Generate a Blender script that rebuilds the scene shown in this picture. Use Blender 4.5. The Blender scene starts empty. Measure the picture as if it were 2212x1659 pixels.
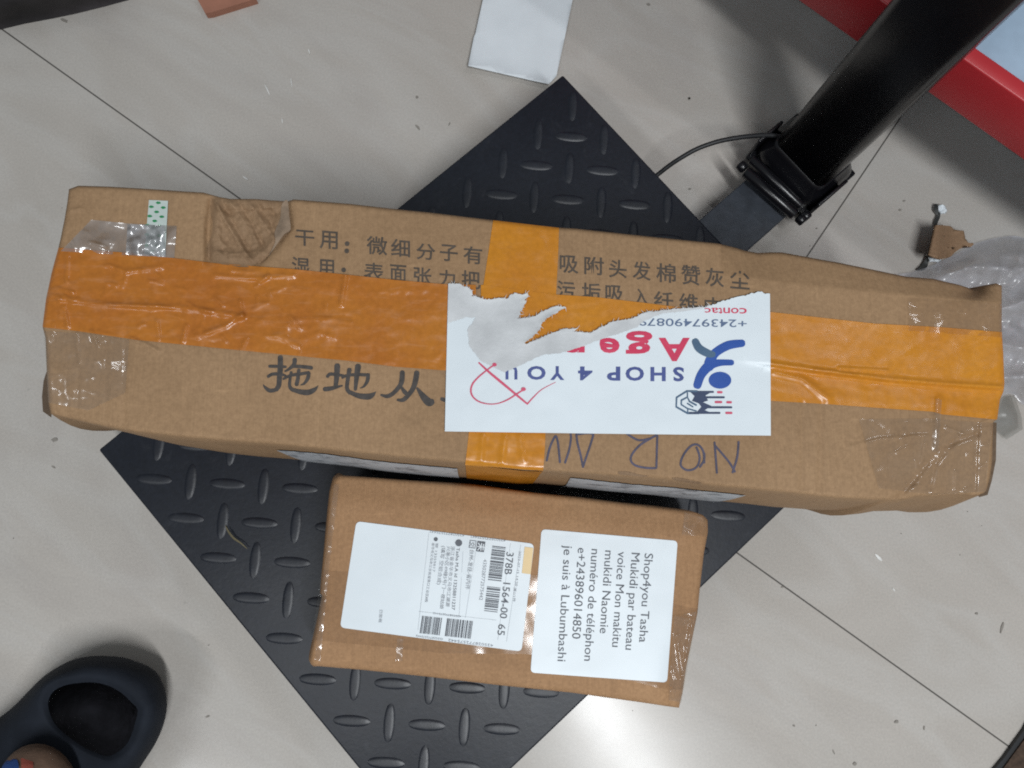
import bpy, bmesh, math, random
from mathutils import Vector, Matrix, noise
from mathutils.geometry import tessellate_polygon
random.seed(7)
S = bpy.context.scene
COL = S.collection

# ------------------------------------------------------------------ camera
CAM = Vector((-0.015, -0.058, 0.695)); RX, RY = math.radians(8.83), math.radians(-2.28)
FPX, CX, CY = 1660.0, 1106.0, 829.5          # focal length and centre for a 2212 px wide frame
cd = bpy.data.cameras.new('camera'); cam = bpy.data.objects.new('camera', cd); COL.objects.link(cam)
cam.location = CAM; cam.rotation_euler = (RX, RY, 0); cd.sensor_width = 36.0; cd.lens = 36.0*FPX/2212.0
cd.clip_start = 0.02; cd.clip_end = 60; S.camera = cam
ROT = cam.rotation_euler.to_matrix()

# ------------------------------------------------------------------ light, exposure
W = bpy.data.worlds.new('World'); S.world = W; W.use_nodes = True
bg = W.node_tree.nodes['Background']; bg.inputs[0].default_value = (0.86, 0.95, 1.0, 1); bg.inputs[1].default_value = 0.17
def area(name, loc, target, sx, sy, power, col, yaw=None):
    d = bpy.data.lights.new(name, 'AREA'); d.shape = 'RECTANGLE'; d.size = sx; d.size_y = sy; d.energy = power; d.color = col
    o = bpy.data.objects.new(name, d); COL.objects.link(o); o.location = loc
    o.rotation_euler = (0, 0, yaw) if yaw is not None else (Vector(target)-Vector(loc)).to_track_quat('-Z', 'Y').to_euler()
    return o
area('ceiling_tube_lamp', (0.40, -0.76, 2.05), None, 0.95, 0.13, 30, (0.95, 0.98, 1.0), math.radians(-58))
area('far_tube_lamp', (-1.15, -1.25, 2.6), None, 1.2, 0.10, 16, (0.95, 0.98, 1.0), math.radians(-35))
area('back_tube_lamp', (1.1, 0.9, 2.6), None, 1.2, 0.10, 6, (0.97, 0.98, 1.0), math.radians(-35))
S.view_settings.view_transform = 'Standard'; S.view_settings.look = 'None'; S.view_settings.gamma = 1
S.view_settings.exposure = 0.07; S.view_settings.use_curve_mapping = False
S.cycles.use_denoising = False; S.cycles.filter_width = 1.9
S.cycles.caustics_reflective = False; S.cycles.caustics_refractive = False; S.cycles.sample_clamp_indirect = 2.0; S.cycles.sample_clamp_direct = 12.0
S.cycles.max_bounces = 8; S.cycles.transparent_max_bounces = 12

# ------------------------------------------------------------------ measuring helpers
def V(px, py, z):
    """world point on the plane of height z seen at (px, py) of the 2212 px frame"""
    d = ROT @ Vector((px-CX, CY-py, -FPX))
    return CAM + d*((z-CAM.z)/d.z)
CR = dict(A=(0,600,1400/1787), B=(1000,700,1400/1936), C=(1700,1000,1500/2212), D=(2900,900,1196/1653), E=(1200,1800,1000/1580),
          F=(2000,1900,1000/1746), G=(2500,0,1596/2206), H=(0,2400,1000/2212), K=(2300,450,1200/2212), L=(2100,1800,1200/2212),
          M=(900,1600,1000/2212), N=(3500,750,596/1978), O=(1000,1350,800/2212), P=(100,650,700/2111), Q=(0,0,1100/2212),
          R=(3700,2700,396/1766), T=(1800,0,700/2212), X=(2600,2000,1496/2212), Y=(1500,250,1400/2212), Z=(0,0,4096/2212), J=(3700,1200,396/821))
def c(k, *pts):
    x0, y0, s = CR[k]
    return [((x0+p[0]*s)*0.540039, (y0+p[1]*s)*0.540039) for p in pts]
def c1(k, x, y): return c(k, (x, y))[0]
def interp(pl, x, a=0):
    b = 1-a
    if x <= pl[0][a]: 
        return pl[0][b]
    for i in range(len(pl)-1):
        if x <= pl[i+1][a]:
            t = (x-pl[i][a])/max(1e-6, pl[i+1][a]-pl[i][a]); return pl[i][b]*(1-t)+pl[i+1][b]*t
    return pl[-1][b]
def smooth(pts, n=6, closed=False):
    """Catmull-Rom through tuples of any length"""
    if len(pts) < 3: return list(pts)
    out = []; m = len(pts)
    for i in range(m if closed else m-1):
        g = lambda j: pts[j % m] if closed else pts[max(0, min(m-1, j))]
        p0, p1, p2, p3 = g(i-1), g(i), g(i+1), g(i+2)
        for k in range(n):
            t = k/n
            out.append(tuple(0.5*(2*b+(cc-a)*t+(2*a-5*b+4*cc-d)*t*t+(3*b-a-3*cc+d)*t**3) for a, b, cc, d in zip(p0, p1, p2, p3)))
    if not closed: out.append(tuple(pts[-1]))
    return out
def sstep(a, b, x):
    t = max(0.0, min(1.0, (x-a)/(b-a))); return t*t*(3-2*t)
def segdist(x, y, pl):
    best = 1e9
    for (x0, y0), (x1, y1) in zip(pl, pl[1:]):
        dx, dy = x1-x0, y1-y0; t = max(0, min(1, ((x-x0)*dx+(y-y0)*dy)/(dx*dx+dy*dy+1e-9)))
        best = min(best, math.hypot(x-x0-t*dx, y-y0-t*dy))
    return best
def inpoly(x, y, pl):
    r = False; j = len(pl)-1
    for i in range(len(pl)):
        if (pl[i][1] > y) != (pl[j][1] > y) and x < (pl[j][0]-pl[i][0])*(y-pl[i][1])/(pl[j][1]-pl[i][1])+pl[i][0]: r = not r
        j = i
    return r
def nz(x, y, f, s=0.0): return noise.noise(Vector((x*f, y*f, s)))

# ------------------------------------------------------------------ object helpers
def link_mesh(name, verts, faces, m, parent=None, smooth_sh=True, mats=None, fmat=None):
    off = Vector((0, 0, 0)); p = parent
    if p is not None:
        off = p.location if p.parent is None else p.parent.location
    me = bpy.data.meshes.new(name)
    me.from_pydata([tuple(Vector(v)-off) for v in verts], [], faces)
    bm = bmesh.new(); bm.from_mesh(me); bmesh.ops.recalc_face_normals(bm, faces=bm.faces); bm.to_mesh(me); bm.free()
    o = bpy.data.objects.new(name, me); COL.objects.link(o)
    for mm in (mats or [m]): me.materials.append(mm)
    if fmat:
        for f, i in zip(me.polygons, fmat): f.material_index = i
    if smooth_sh:
        for f in me.polygons: f.use_smooth = True
    if p is not None: o.parent = p
    return o
def thing(name, label, cat, loc, group=None):
    o = bpy.data.objects.new(name, None); COL.objects.link(o); o.location = loc; o.empty_display_size = 0.05
    o['label'] = label; o['category'] = cat
    if group: o['group'] = group
    return o
def tag(o, label, cat, group=None):
    o['label'] = label; o['category'] = cat
    if group: o['group'] = group
    return o
class MB:
    def __init__(s): s.v = []; s.f = []
    def add(s, vs, fs):
        b = len(s.v); s.v += [Vector(v) for v in vs]; s.f += [tuple(b+i for i in f) for f in fs]; return s
    def grid(s, rows):
        n, m = len(rows), len(rows[0])
        return s.add([p for r in rows for p in r], [(i*m+j, i*m+j+1, (i+1)*m+j+1, (i+1)*m+j) for i in range(n-1) for j in range(m-1)])
    def obox(s, centre, ax, ay, az, bev=0.0):
        bm = bmesh.new(); bmesh.ops.create_cube(bm, size=2.0)
        for v in bm.verts: v.co = Vector(centre)+Vector(ax)*v.co.x+Vector(ay)*v.co.y+Vector(az)*v.co.z
        if bev: bmesh.ops.bevel(bm, geom=bm.edges[:], offset=bev, segments=3, affect='EDGES', profile=0.5)
        bm.verts.index_update()
        s.add([v.co.copy() for v in bm.verts], [tuple(v.index for v in f.verts) for f in bm.faces]); bm.free(); return s
    def tube(s, pts, r, n=12, cap=True):
        pts = [Vector(p) for p in pts]; rows = []
        for i, p in enumerate(pts):
            t = (pts[min(i+1, len(pts)-1)]-pts[max(i-1, 0)]).normalized()
            u = t.cross(Vector((0, 0, 1))); u = (u if u.length > 1e-3 else t.cross(Vector((1, 0, 0)))).normalized(); w = t.cross(u)
            rr = r[i] if isinstance(r, (list, tuple)) else r
            rows.append([p+u*rr*math.cos(a*2*math.pi/n)+w*rr*math.sin(a*2*math.pi/n) for a in range(n)])
        b = len(s.v)
        s.v += [p for r_ in rows for p in r_]
        s.f += [(b+i*n+j, b+i*n+(j+1) % n, b+(i+1)*n+(j+1) % n, b+(i+1)*n+j) for i in range(len(rows)-1) for j in range(n)]
        if cap: s.f += [tuple(b+j for j in range(n))[::-1], tuple(b+(len(rows)-1)*n+j for j in range(n))]
        return s
    def prism(s, poly, z0, z1):
        """poly: list of world (x,y)"""
        n = len(poly); tri = tessellate_polygon([[Vector((p[0], p[1], 0)) for p in poly]])
        s.add([(p[0], p[1], z0) for p in poly]+[(p[0], p[1], z1) for p in poly],
              [tuple(i+n for i in t) for t in tri]+[tuple(t)[::-1] for t in tri]+[(i, (i+1) % n, (i+1) % n+n, i+n) for i in range(n)]); return s
    def poly(s, pts, surf, eps, grid=18):
        """filled outline (frame coords) draped over a surface"""
        bm = bmesh.new(); vs = [bm.verts.new((p[0], p[1], 0)) for p in pts]
        for t in tessellate_polygon([[Vector((p[0], p[1], 0)) for p in pts]]):
            try: bm.faces.new([vs[i] for i in t])
            except ValueError: pass
        if grid:
            for a in (0, 1):
                lo = min(p[a] for p in pts); hi = max(p[a] for p in pts); k = lo+grid
                while k < hi:
                    co = [0, 0, 0]; no = [0, 0, 0]; co[a] = k; no[a] = 1
                    bmesh.ops.bisect_plane(bm, geom=bm.verts[:]+bm.edges[:]+bm.faces[:], plane_co=co, plane_no=no, dist=1e-5); k += grid
        bm.verts.index_update()
        s.add([surf(v.co.x, v.co.y, eps) for v in bm.verts], [tuple(v.index for v in f.verts) for f in bm.faces]); bm.free(); return s
    def stroke(s, pts, surf, eps, w=None, sm=5, cap=True):
        """pts: (x, y[, width]) in frame coords, brush ribbon draped over a surface"""
        pts = [p if len(p) == 3 else (p[0], p[1], w) for p in pts]
        q = smooth(pts, sm) if len(pts) > 2 else pts
        if cap:
            for end in (0, 1):
                a, b = (q[0], q[1]) if not end else (q[-1], q[-2])
                l = math.hypot(a[0]-b[0], a[1]-b[1]) or 1; e = a[2]*0.38
                nw = (a[0]+(a[0]-b[0])/l*e, a[1]+(a[1]-b[1])/l*e, a[2]*0.45)
                mid = (a[0]+(a[0]-b[0])/l*e*0.6, a[1]+(a[1]-b[1])/l*e*0.6, a[2]*0.8)
                q = [nw, mid]+q if not end else q+[mid, nw]
        rows = []
        for i, p in enumerate(q):
            a, b = q[max(0, i-1)], q[min(len(q)-1, i+1)]; dx, dy = b[0]-a[0], b[1]-a[1]; l = math.hypot(dx, dy) or 1
            nx, ny = -dy/l*p[2]/2, dx/l*p[2]/2
            rows.append([surf(p[0]+nx, p[1]+ny, eps), surf(p[0], p[1], eps), surf(p[0]-nx, p[1]-ny, eps)])
        return s.grid(rows)
    def disc(s, x, y, rx, ry, surf, eps, n=20):
        return s.poly([(x+rx*math.cos(i*2*math.pi/n), y+ry*math.sin(i*2*math.pi/n)) for i in range(n)], surf, eps, 0)
    def build(s, name, m, parent=None, sm=True): return link_mesh(name, s.v, s.f, m, parent, sm)
_tc = {}
def glyphs(txt, bold=0.0):
    if (txt, bold) in _tc: return _tc[(txt, bold)]
    cu = bpy.data.curves.new('t', 'FONT'); cu.body = txt; cu.size = 1; cu.offset = bold; cu.resolution_u = 3
    o = bpy.data.objects.new('t', cu); COL.objects.link(o)
    me = o.evaluated_get(bpy.context.evaluated_depsgraph_get()).to_mesh()
    r = ([(v.co.x, v.co.y) for v in me.vertices], [tuple(p.vertices) for p in me.polygons])
    bpy.data.objects.remove(o); bpy.data.curves.remove(cu); _tc[(txt, bold)] = r; return r
CAPH = None
def put_text(mb, txt, a, b, cap, surf, eps, bold=0.0):
    """line of lettering whose baseline runs from a to b (frame coords); cap = height of a capital"""
    global CAPH
    if CAPH is None: ys = [v[1] for v in glyphs('H')[0]]; CAPH = max(ys)
    vs, fs = glyphs(txt, bold)
    if not vs: return
    x0 = min(v[0] for v in vs); x1 = max(v[0] for v in vs); l = math.hypot(b[0]-a[0], b[1]-a[1])
    dx, dy = (b[0]-a[0])/l, (b[1]-a[1])/l; ux, uy = dy, -dx; k = l/(x1-x0); h = cap/CAPH
    mb.add([surf(a[0]+dx*(v[0]-x0)*k+ux*v[1]*h, a[1]+dy*(v[0]-x0)*k+uy*v[1]*h, eps) for v in vs], fs)
def put_fit(mb, ch, box, surf, eps, bold=0.0, flip=False, shear=0.0):
    """one character fitted to a box (x0, y0, x1, y1) in frame coords; flip = upside down"""
    vs, fs = glyphs(ch, bold)
    ax, bx = min(v[0] for v in vs), max(v[0] for v in vs); ay, by = min(v[1] for v in vs), max(v[1] for v in vs)
    x0, y0, x1, y1 = box; out = []
    for v in vs:
        u = (v[0]-ax)/(bx-ax); w = (v[1]-ay)/(by-ay)
        if flip: u, w = 1-u, 1-w
        out.append(surf(x0+(x1-x0)*u, y1-(y1-y0)*w+shear*(u-0.5)*(x1-x0), eps))
    mb.add(out, fs)

# ------------------------------------------------------------------ materials
class NT:
    def __init__(s, name):
        s.m = bpy.data.materials.new(name); s.m.use_nodes = True; s.t = s.m.node_tree; s.n = s.t.nodes; s.b = s.n['Principled BSDF']
        s.tc = s.n.new('ShaderNodeTexCoord')
    def lk(s, a, b): s.t.links.new(a, b)
    def noise(s, scale, detail=4, rough=0.55, dist=0.0, vec=None, sc=None):
        n = s.n.new('ShaderNodeTexNoise'); n.inputs['Scale'].default_value = scale; n.inputs['Detail'].default_value = detail
        n.inputs['Roughness'].default_value = rough; n.inputs['Distortion'].default_value = dist
        v = vec or s.tc.outputs['Object']
        if sc:
            mp = s.n.new('ShaderNodeMapping'); mp.inputs['Scale'].default_value = sc; s.lk(v, mp.inputs[0]); v = mp.outputs[0]
        s.lk(v, n.inputs['Vector']); return n.outputs['Fac']
    def ramp(s, f, stops):
        r = s.n.new('ShaderNodeValToRGB'); e = r.color_ramp.elements
        while len(e) < len(stops): e.new(0.5)
        for i, (p, col) in enumerate(stops):
            e[i].position = p; e[i].color = (*(col if isinstance(col, (tuple, list)) else (col,)*3), 1)
        s.lk(f, r.inputs[0]); return r.outputs[0]
    def mix(s, f, a, b, mode='MIX'):
        n = s.n.new('ShaderNodeMix'); n.data_type = 'RGBA'; n.blend_type = mode
        for i, x in ((0, f), (6, a), (7, b)):
            if hasattr(x, 'links'): s.lk(x, n.inputs[i])
            else: n.inputs[i].default_value = x if i == 0 else ((*x, 1) if len(x) == 3 else x)
        return n.outputs[2]
    def math(s, op, a, b=0.0, cc=0.0):
        n = s.n.new('ShaderNodeMath'); n.operation = op
        for i, x in enumerate((a, b, cc)):
            if hasattr(x, 'links'): s.lk(x, n.inputs[i])
            else: n.inputs[i].default_value = x
        return n.outputs[0]
    def bump(s, h, strength, dist=0.001):
        n = s.n.new('ShaderNodeBump'); n.inputs['Strength'].default_value = strength; n.inputs['Distance'].default_value = dist
        s.lk(h, n.inputs['Height']); s.lk(n.outputs[0], s.b.inputs['Normal']); return n.outputs[0]
    def set(s, **k):
        for a, v in k.items():
            i = s.b.inputs[a.replace('_', ' ')]
            if hasattr(v, 'links'): s.lk(v, i)
            else: i.default_value = (*v, 1) if isinstance(v, tuple) and len(v) == 3 else v
        return s.m
def plain(name, col, rough=0.5, var=0.15, scale=60, bump=0.0, bscale=200, **k):
    t = NT(name); f = t.noise(scale)
    t.set(Base_Color=t.ramp(f, [(0.3, tuple(x*(1-var) for x in col)), (0.7, tuple(x*(1+var) for x in col))]), Roughness=rough, **k)
    if bump: t.bump(t.noise(bscale, 3), bump)
    return t.m
def card(name, a, b, flute=(900, 40, 40)):
    t = NT(name)
    big = t.noise(9, 4); fib = t.noise(420, 3, 0.7); lines = t.noise(1.0, 2, 0.5, 0, None, flute)
    col = t.mix(t.ramp(big, [(0.35, 0.0), (0.7, 1.0)]), a, b)
    col = t.mix(0.35, col, t.ramp(fib, [(0.3, (0.55, 0.5, 0.45)), (0.7, (1.25, 1.25, 1.25))]), 'MULTIPLY')
    col = t.mix(0.12, col, t.ramp(lines, [(0.3, 0.45), (0.7, 1.2)]), 'MULTIPLY')
    col = t.mix(t.ramp(t.noise(26, 5, 0.7, 0.5), [(0.58, 0.0), (0.76, 0.35)]), col, tuple(x*0.62 for x in a))
    col = t.mix(t.ramp(t.noise(34, 4, 0.7, 0.2, None, (1, 5, 5)), [(0.62, 0.0), (0.75, 0.30)]), col, tuple(min(1, x*1.35) for x in b))
    t.set(Base_Color=col, Roughness=0.72, Specular_IOR_Level=0.3)
    h = t.math('ADD', t.math('MULTIPLY', lines, 0.6), t.math('MULTIPLY', fib, 0.3)); t.bump(h, 0.25, 0.0006)
    return t.m
M_card = card('kraft_cardboard', (0.308, 0.191, 0.103), (0.368, 0.232, 0.128))
M_card2 = card('tan_cardboard', (0.345, 0.197, 0.100), (0.405, 0.237, 0.123))
M_scrap = card('torn_cardboard', (0.25, 0.155, 0.09), (0.36, 0.23, 0.14))
def tape_mat(nm, ca, cb, cc3, bs):
    t = NT(nm)
    n1 = t.noise(14, 4, 0.6); n2 = t.noise(60, 4, 0.6, 0.5, None, (1, 3, 1)); n3 = t.noise(300, 2)
    col = t.mix(t.ramp(n1, [(0.3, 0.0), (0.7, 1.0)]), ca, cb)
    col = t.mix(t.ramp(n2, [(0.52, 0.0), (0.78, 0.42)]), col, cc3)
    col = t.mix(0.2, col, t.ramp(n3, [(0.3, 0.5), (0.7, 1.2)]), 'MULTIPLY')
    t.set(Base_Color=col, Roughness=t.ramp(n2, [(0.3, 0.2), (0.7, 0.34)]), Specular_IOR_Level=0.42)
    w = t.n.new('ShaderNodeTexNoise'); w.noise_type = 'RIDGED_MULTIFRACTAL'; w.inputs['Scale'].default_value = 22; w.inputs['Detail'].default_value = 3
    t.lk(t.tc.outputs['Object'], w.inputs['Vector'])
    t.bump(t.math('ADD', t.math('MULTIPLY', w.outputs['Fac'], 0.5), t.math('MULTIPLY', t.noise(90, 3), 0.7)), bs, 0.0016)
    return t.m
M_tape = tape_mat('orange_packing_tape', (0.50, 0.185, 0.018), (0.58, 0.235, 0.02), (0.58, 0.26, 0.07), 0.13)
M_tape2 = tape_mat('shaded_orange_tape', (0.40, 0.130, 0.022), (0.48, 0.178, 0.026), (0.56, 0.27, 0.13), 0.42)  # same tape, dimmer light on the left half put into a deeper orange
def film(name, tint, base, gl, milk=0.0, bscale=110, bstr=0.35, rough=0.08, bd=0.0014, cap=0.09):
    t = NT(name); t.n.remove(t.b); out = t.n['Material Output']
    tr = t.n.new('ShaderNodeBsdfTransparent'); tr.inputs[0].default_value = (*tint, 1)
    g = t.n.new('ShaderNodeBsdfGlossy'); g.inputs['Roughness'].default_value = rough; g.inputs[0].default_value = (1, 1, 1, 1)
    d = t.n.new('ShaderNodeBsdfDiffuse'); d.inputs[0].default_value = (*base, 1)
    b = t.n.new('ShaderNodeBump'); b.inputs['Strength'].default_value = bstr; b.inputs['Distance'].default_value = bd
    h = t.math('ADD', t.noise(bscale, 0), t.math('MULTIPLY', t.noise(bscale*0.28, 0), 2.0))
    t.lk(h, b.inputs['Height']); t.lk(b.outputs[0], g.inputs['Normal']); t.lk(b.outputs[0], d.inputs['Normal'])
    m1 = t.n.new('ShaderNodeMixShader'); m2 = t.n.new('ShaderNodeMixShader')
    fm = t.math('MULTIPLY', t.ramp(t.noise(45, 3), [(0.35, 0.35), (0.7, 1.0)]), milk); t.lk(fm, m1.inputs[0])
    t.lk(tr.outputs[0], m1.inputs[1]); t.lk(d.outputs[0], m1.inputs[2])
    fr = t.n.new('ShaderNodeFresnel'); fr.inputs[0].default_value = 1.45; t.lk(b.outputs[0], fr.inputs['Normal'])
    t.lk(t.math('MINIMUM', t.math('MULTIPLY', fr.outputs[0], gl), cap), m2.inputs[0]); t.lk(m1.outputs[0], m2.inputs[1]); t.lk(g.outputs[0], m2.inputs[2])
    t.lk(m2.outputs[0], out.inputs[0]); return t.m
M_clear = film('clear_tape_film', (0.95, 0.93, 0.90), (0.55, 0.5, 0.45), 1.0, 0.03, 40, 0.10, 0.10)
M_clear_wr = film('wrinkled_clear_tape', (0.96, 0.95, 0.93), (0.60, 0.57, 0.54), 1.6, 0.07, 120, 0.7, 0.17, 0.0042, 0.10)
M_clear_rt = film('creased_end_tape', (0.95, 0.935, 0.91), (0.60, 0.55, 0.48), 1.6, 0.06, 60, 0.42, 0.18, 0.0040, 0.10)
M_silver = film('bubbled_clear_tape', (0.97, 0.97, 0.97), (0.70, 0.70, 0.73), 6.0, 0.62, 190, 1.0, 0.22, 0.009, 0.30)
M_glare = film('creased_clear_tape', (0.97, 0.96, 0.95), (0.62, 0.60, 0.60), 4.0, 0.30, 90, 1.0, 0.2, 0.009, 0.22)
M_bag = film('thin_plastic_film', (0.95, 0.95, 0.97), (0.66, 0.67, 0.73), 1.6, 0.44, 45, 0.7, 0.24, 0.003, 0.14)
M_label = plain('label_paper', (0.70, 0.765, 0.81), 0.42, 0.035, 18, 0.05, 45)
M_sheet = plain('white_sheet_paper', (0.74, 0.79, 0.83), 0.6, 0.03, 40, 0.04, 60)
M_torn = plain('torn_paper_fibres', (0.57, 0.585, 0.60), 0.9, 0.16, 28, 0.5, 260)
M_navy = plain('navy_print', (0.055, 0.08, 0.26), 0.5, 0.08)
M_blue = plain('blue_print', (0.015, 0.075, 0.34), 0.45, 0.08)
M_teal = plain('slate_blue_print', (0.06, 0.12, 0.2), 0.45, 0.08)
M_slate = plain('grey_blue_print', (0.10, 0.15, 0.26), 0.5, 0.1)
M_dnavy = plain('dark_navy_print', (0.03, 0.05, 0.11), 0.5, 0.1)
M_red = plain('crimson_print', (0.60, 0.035, 0.10), 0.45, 0.08)
M_pink = plain('pink_red_print', (0.60, 0.075, 0.15), 0.5, 0.08)
M_ink = plain('grey_label_ink', (0.10, 0.11, 0.13), 0.6, 0.2)
M_ink2 = plain('pale_label_ink', (0.27, 0.29, 0.32), 0.6, 0.2)
M_print = plain('carton_print', (0.075, 0.058, 0.045), 0.75, 0.25, 300)
M_brush = plain('brush_print', (0.058, 0.05, 0.046), 0.75, 0.3, 300)
M_pen = plain('marker_ink', (0.06, 0.054, 0.095), 0.6, 0.3, 200)
M_yellow = plain('pale_yellow_sticker', (0.74, 0.56, 0.30), 0.5, 0.06)
M_green = plain('green_print', (0.02, 0.22, 0.08), 0.5, 0.1)
M_leaft = plain('white_patterned_tape', (0.50, 0.57, 0.54), 0.3, 0.05, 60, 0.25, 300)
M_sidelab = NT('scuffed_label'); 
_f = M_sidelab.noise(70, 5, 0.75, 0.3, None, (1, 1, 1)); M_sidelab = M_sidelab.set(Base_Color=M_sidelab.ramp(_f, [(0.34, (0.13, 0.14, 0.16)), (0.50, (0.46, 0.48, 0.51))]), Roughness=0.5)
def plate_mat():
    t = NT('black_painted_steel')
    n1 = t.noise(7, 4, 0.6); n2 = t.noise(260, 3, 0.7); d = t.noise(38, 5, 0.7, 0.8)
    col = t.mix(t.ramp(n1, [(0.35, 0.0), (0.7, 1.0)]), (0.0065, 0.0085, 0.0150), (0.011, 0.0140, 0.022))
    col = t.mix(t.ramp(d, [(0.58, 0.0), (0.82, 0.40)]), col, (0.05, 0.053, 0.062))
    col = t.mix(0.5, col, t.ramp(n2, [(0.3, 0.55), (0.7, 1.4)]), 'MULTIPLY')
    t.set(Base_Color=col, Roughness=t.ramp(n1, [(0.3, 0.38), (0.7, 0.50)]), Specular_IOR_Level=0.5); t.bump(n2, 0.18, 0.0006); return t.m
M_plate = plate_mat()
M_post = plain('gloss_black_paint', (0.006, 0.006, 0.008), 0.28, 0.2, 40, 0.05, 300)
M_bar = plain('grey_black_paint', (0.040, 0.047, 0.060), 0.5, 0.25, 90, 0.2, 300)
M_cable = plain('black_cable_rubber', (0.012, 0.013, 0.015), 0.5)
def floor_mat(origin, ang, size):
    t = NT('polished_greige_tile')
    mp = t.n.new('ShaderNodeMapping'); mp.vector_type = 'TEXTURE'; mp.inputs['Location'].default_value = origin; mp.inputs['Rotation'].default_value = (0, 0, ang)
    t.lk(t.tc.outputs['Object'], mp.inputs[0]); sp = t.n.new('ShaderNodeSeparateXYZ'); t.lk(mp.outputs[0], sp.inputs[0])
    def dist(o): 
        a = t.math('ABSOLUTE', t.math('SUBTRACT', t.math('FRACT', t.math('ADD', t.math('DIVIDE', o, size), 0.5)), 0.5))
        return t.math('MULTIPLY', a, size)
    g = t.math('MINIMUM', dist(sp.outputs[0]), dist(sp.outputs[1]))
    gm = t.ramp(t.math('MULTIPLY', g, 250), [(0.11, 1.0), (0.22, 0.0)])
    cl = t.noise(3.2, 5, 0.6, 0.8, mp.outputs[0], (1, 2.2, 1)); vein = t.noise(5.0, 3, 0.5, 1.0, mp.outputs[0], (0.8, 2.4, 1)); gr = t.noise(500, 2, 0.7)
    col = t.mix(t.ramp(cl, [(0.3, 0.0), (0.7, 1.0)]), (0.445, 0.414, 0.378), (0.50, 0.468, 0.431))
    col = t.mix(t.ramp(vein, [(0.40, 0.0), (0.50, 0.25), (0.60, 0.0)]), col, (0.56, 0.55, 0.53))
    col = t.mix(t.ramp(t.noise(5, 5, 0.65, 1.2, mp.outputs[0], (0.6, 1.6, 1)), [(0.50, 0.0), (0.72, 0.32)]), col, (0.36, 0.325, 0.305))
    col = t.mix(0.16, col, t.ramp(gr, [(0.3, 0.5), (0.7, 1.3)]), 'MULTIPLY')
    sp_ = t.ramp(t.noise(60, 2, 0.5, 0.6), [(0.78, 0.0), (0.84, 0.5)])
    col = t.mix(sp_, col, (0.12, 0.11, 0.10))
    col = t.mix(gm, col, (0.10, 0.093, 0.085))
    t.set(Base_Color=col, Roughness=t.ramp(t.noise(8, 4), [(0.3, 0.17), (0.75, 0.24)]), Specular_IOR_Level=0.24)
    t.bump(t.math('MULTIPLY', gm, -1.0), 0.4, 0.001); return t.m

# ================================================================== STRUCTURE: the floor
g0, g1 = V(0, 60, 0), V(2190, 1620, 0); p0, p1 = V(1924, 289, 0), V(1741, 553, 0)
ang = math.atan2(g1.y-g0.y, g1.x-g0.x); d1 = (g1-g0).normalized()
n1_ = Vector((-d1.y, d1.x, 0)); pm = (p0+p1)/2; org = g0+d1*(pm-g0).dot(d1)
fl = MB().grid([[Vector((x*0.5, y*0.5, 0)) for x in range(-6, 7)] for y in range(-6, 7)]).build('floor', floor_mat(org, ang, 0.8), None, False)
fl['kind'] = 'structure'

# ================================================================== PLATFORM SCALE
PZ = 0.07; PL, PW, YAW = 0.5, 0.4, math.radians(41.49)
ux = Vector((math.cos(YAW), math.sin(YAW), 0)); uy = Vector((-math.sin(YAW), math.cos(YAW), 0)); UZ = Vector((0, 0, 1))
scale = thing('platform_scale', 'black platform scale with a diamond tread plate and square column, under both boxes', 'platform scale', (0, 0, 0))
mb = MB().obox((0, 0, PZ-0.0135), ux*PL/2, uy*PW/2, UZ*0.0135, 0.0018)
H0 = V(*c1('Y', 1020, 650), PZ); LA = math.radians(-3.6); la = Vector((math.cos(LA), math.sin(LA), 0)); lb = Vector((-math.sin(LA), math.cos(LA), 0)); PIT = 0.0288
for i in range(-30, 31):
    for j in range(-30, 31):
        q = H0+la*PIT*i+lb*PIT*j
        if abs(q.dot(ux)) > PL/2-0.012 or abs(q.dot(uy)) > PW/2-0.012: continue
        a, b = (la, lb) if (i+j) % 2 == 0 else (lb, -la)
        rows = []
        for k in range(13):
            s = -1+2*k/12; hw = 0.0047*(1-s*s)**0.45; row = []
            for m in range(9):
                t = -1+m/4; z = 0.0010*(1-abs(s)**5)*(1-abs(t)**3.6)
                p = q+a*s*0.0150+b*t*hw; row.append(Vector((p.x, p.y, PZ-0.0002+z)))
            rows.append(row)
        mb.grid(rows)
mb.build('weighing_platform', M_plate, scale)
MB().obox((0, 0, 0.029), ux*(PL/2-0.012), uy*(PW/2-0.012), UZ*0.0135, 0.002).build('base_frame', M_bar, scale)
for sx in (-1, 1):
    for sy in (-1, 1):
        q = ux*sx*(PL/2-0.05)+uy*sy*(PW/2-0.05)
        MB().tube([q+UZ*0, q+UZ*0.006, q+UZ*0.016], [0.017, 0.018, 0.013], 20).build('foot', M_cable, scale)
# connecting bar to the column
e0, e1 = V(*c1('K', 920, 790), 0.036), V(*c1('K', 1280, 1010), 0.036)
bw = abs((e1-e0).dot(uy)) ; bc = (e0+e1)/2
cc_ = V(*c1('K', 1560, 440), 0.045)
far = cc_.dot(ux)+0.05; near = PL/2-0.06
mid = ux*((far+near)/2)+uy*bc.dot(uy)
MB().obox((mid.x, mid.y, 0.024), ux*(far-near)/2, uy*bw/2, UZ*0.012, 0.0015).build('connecting_bar', M_bar, scale)
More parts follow.
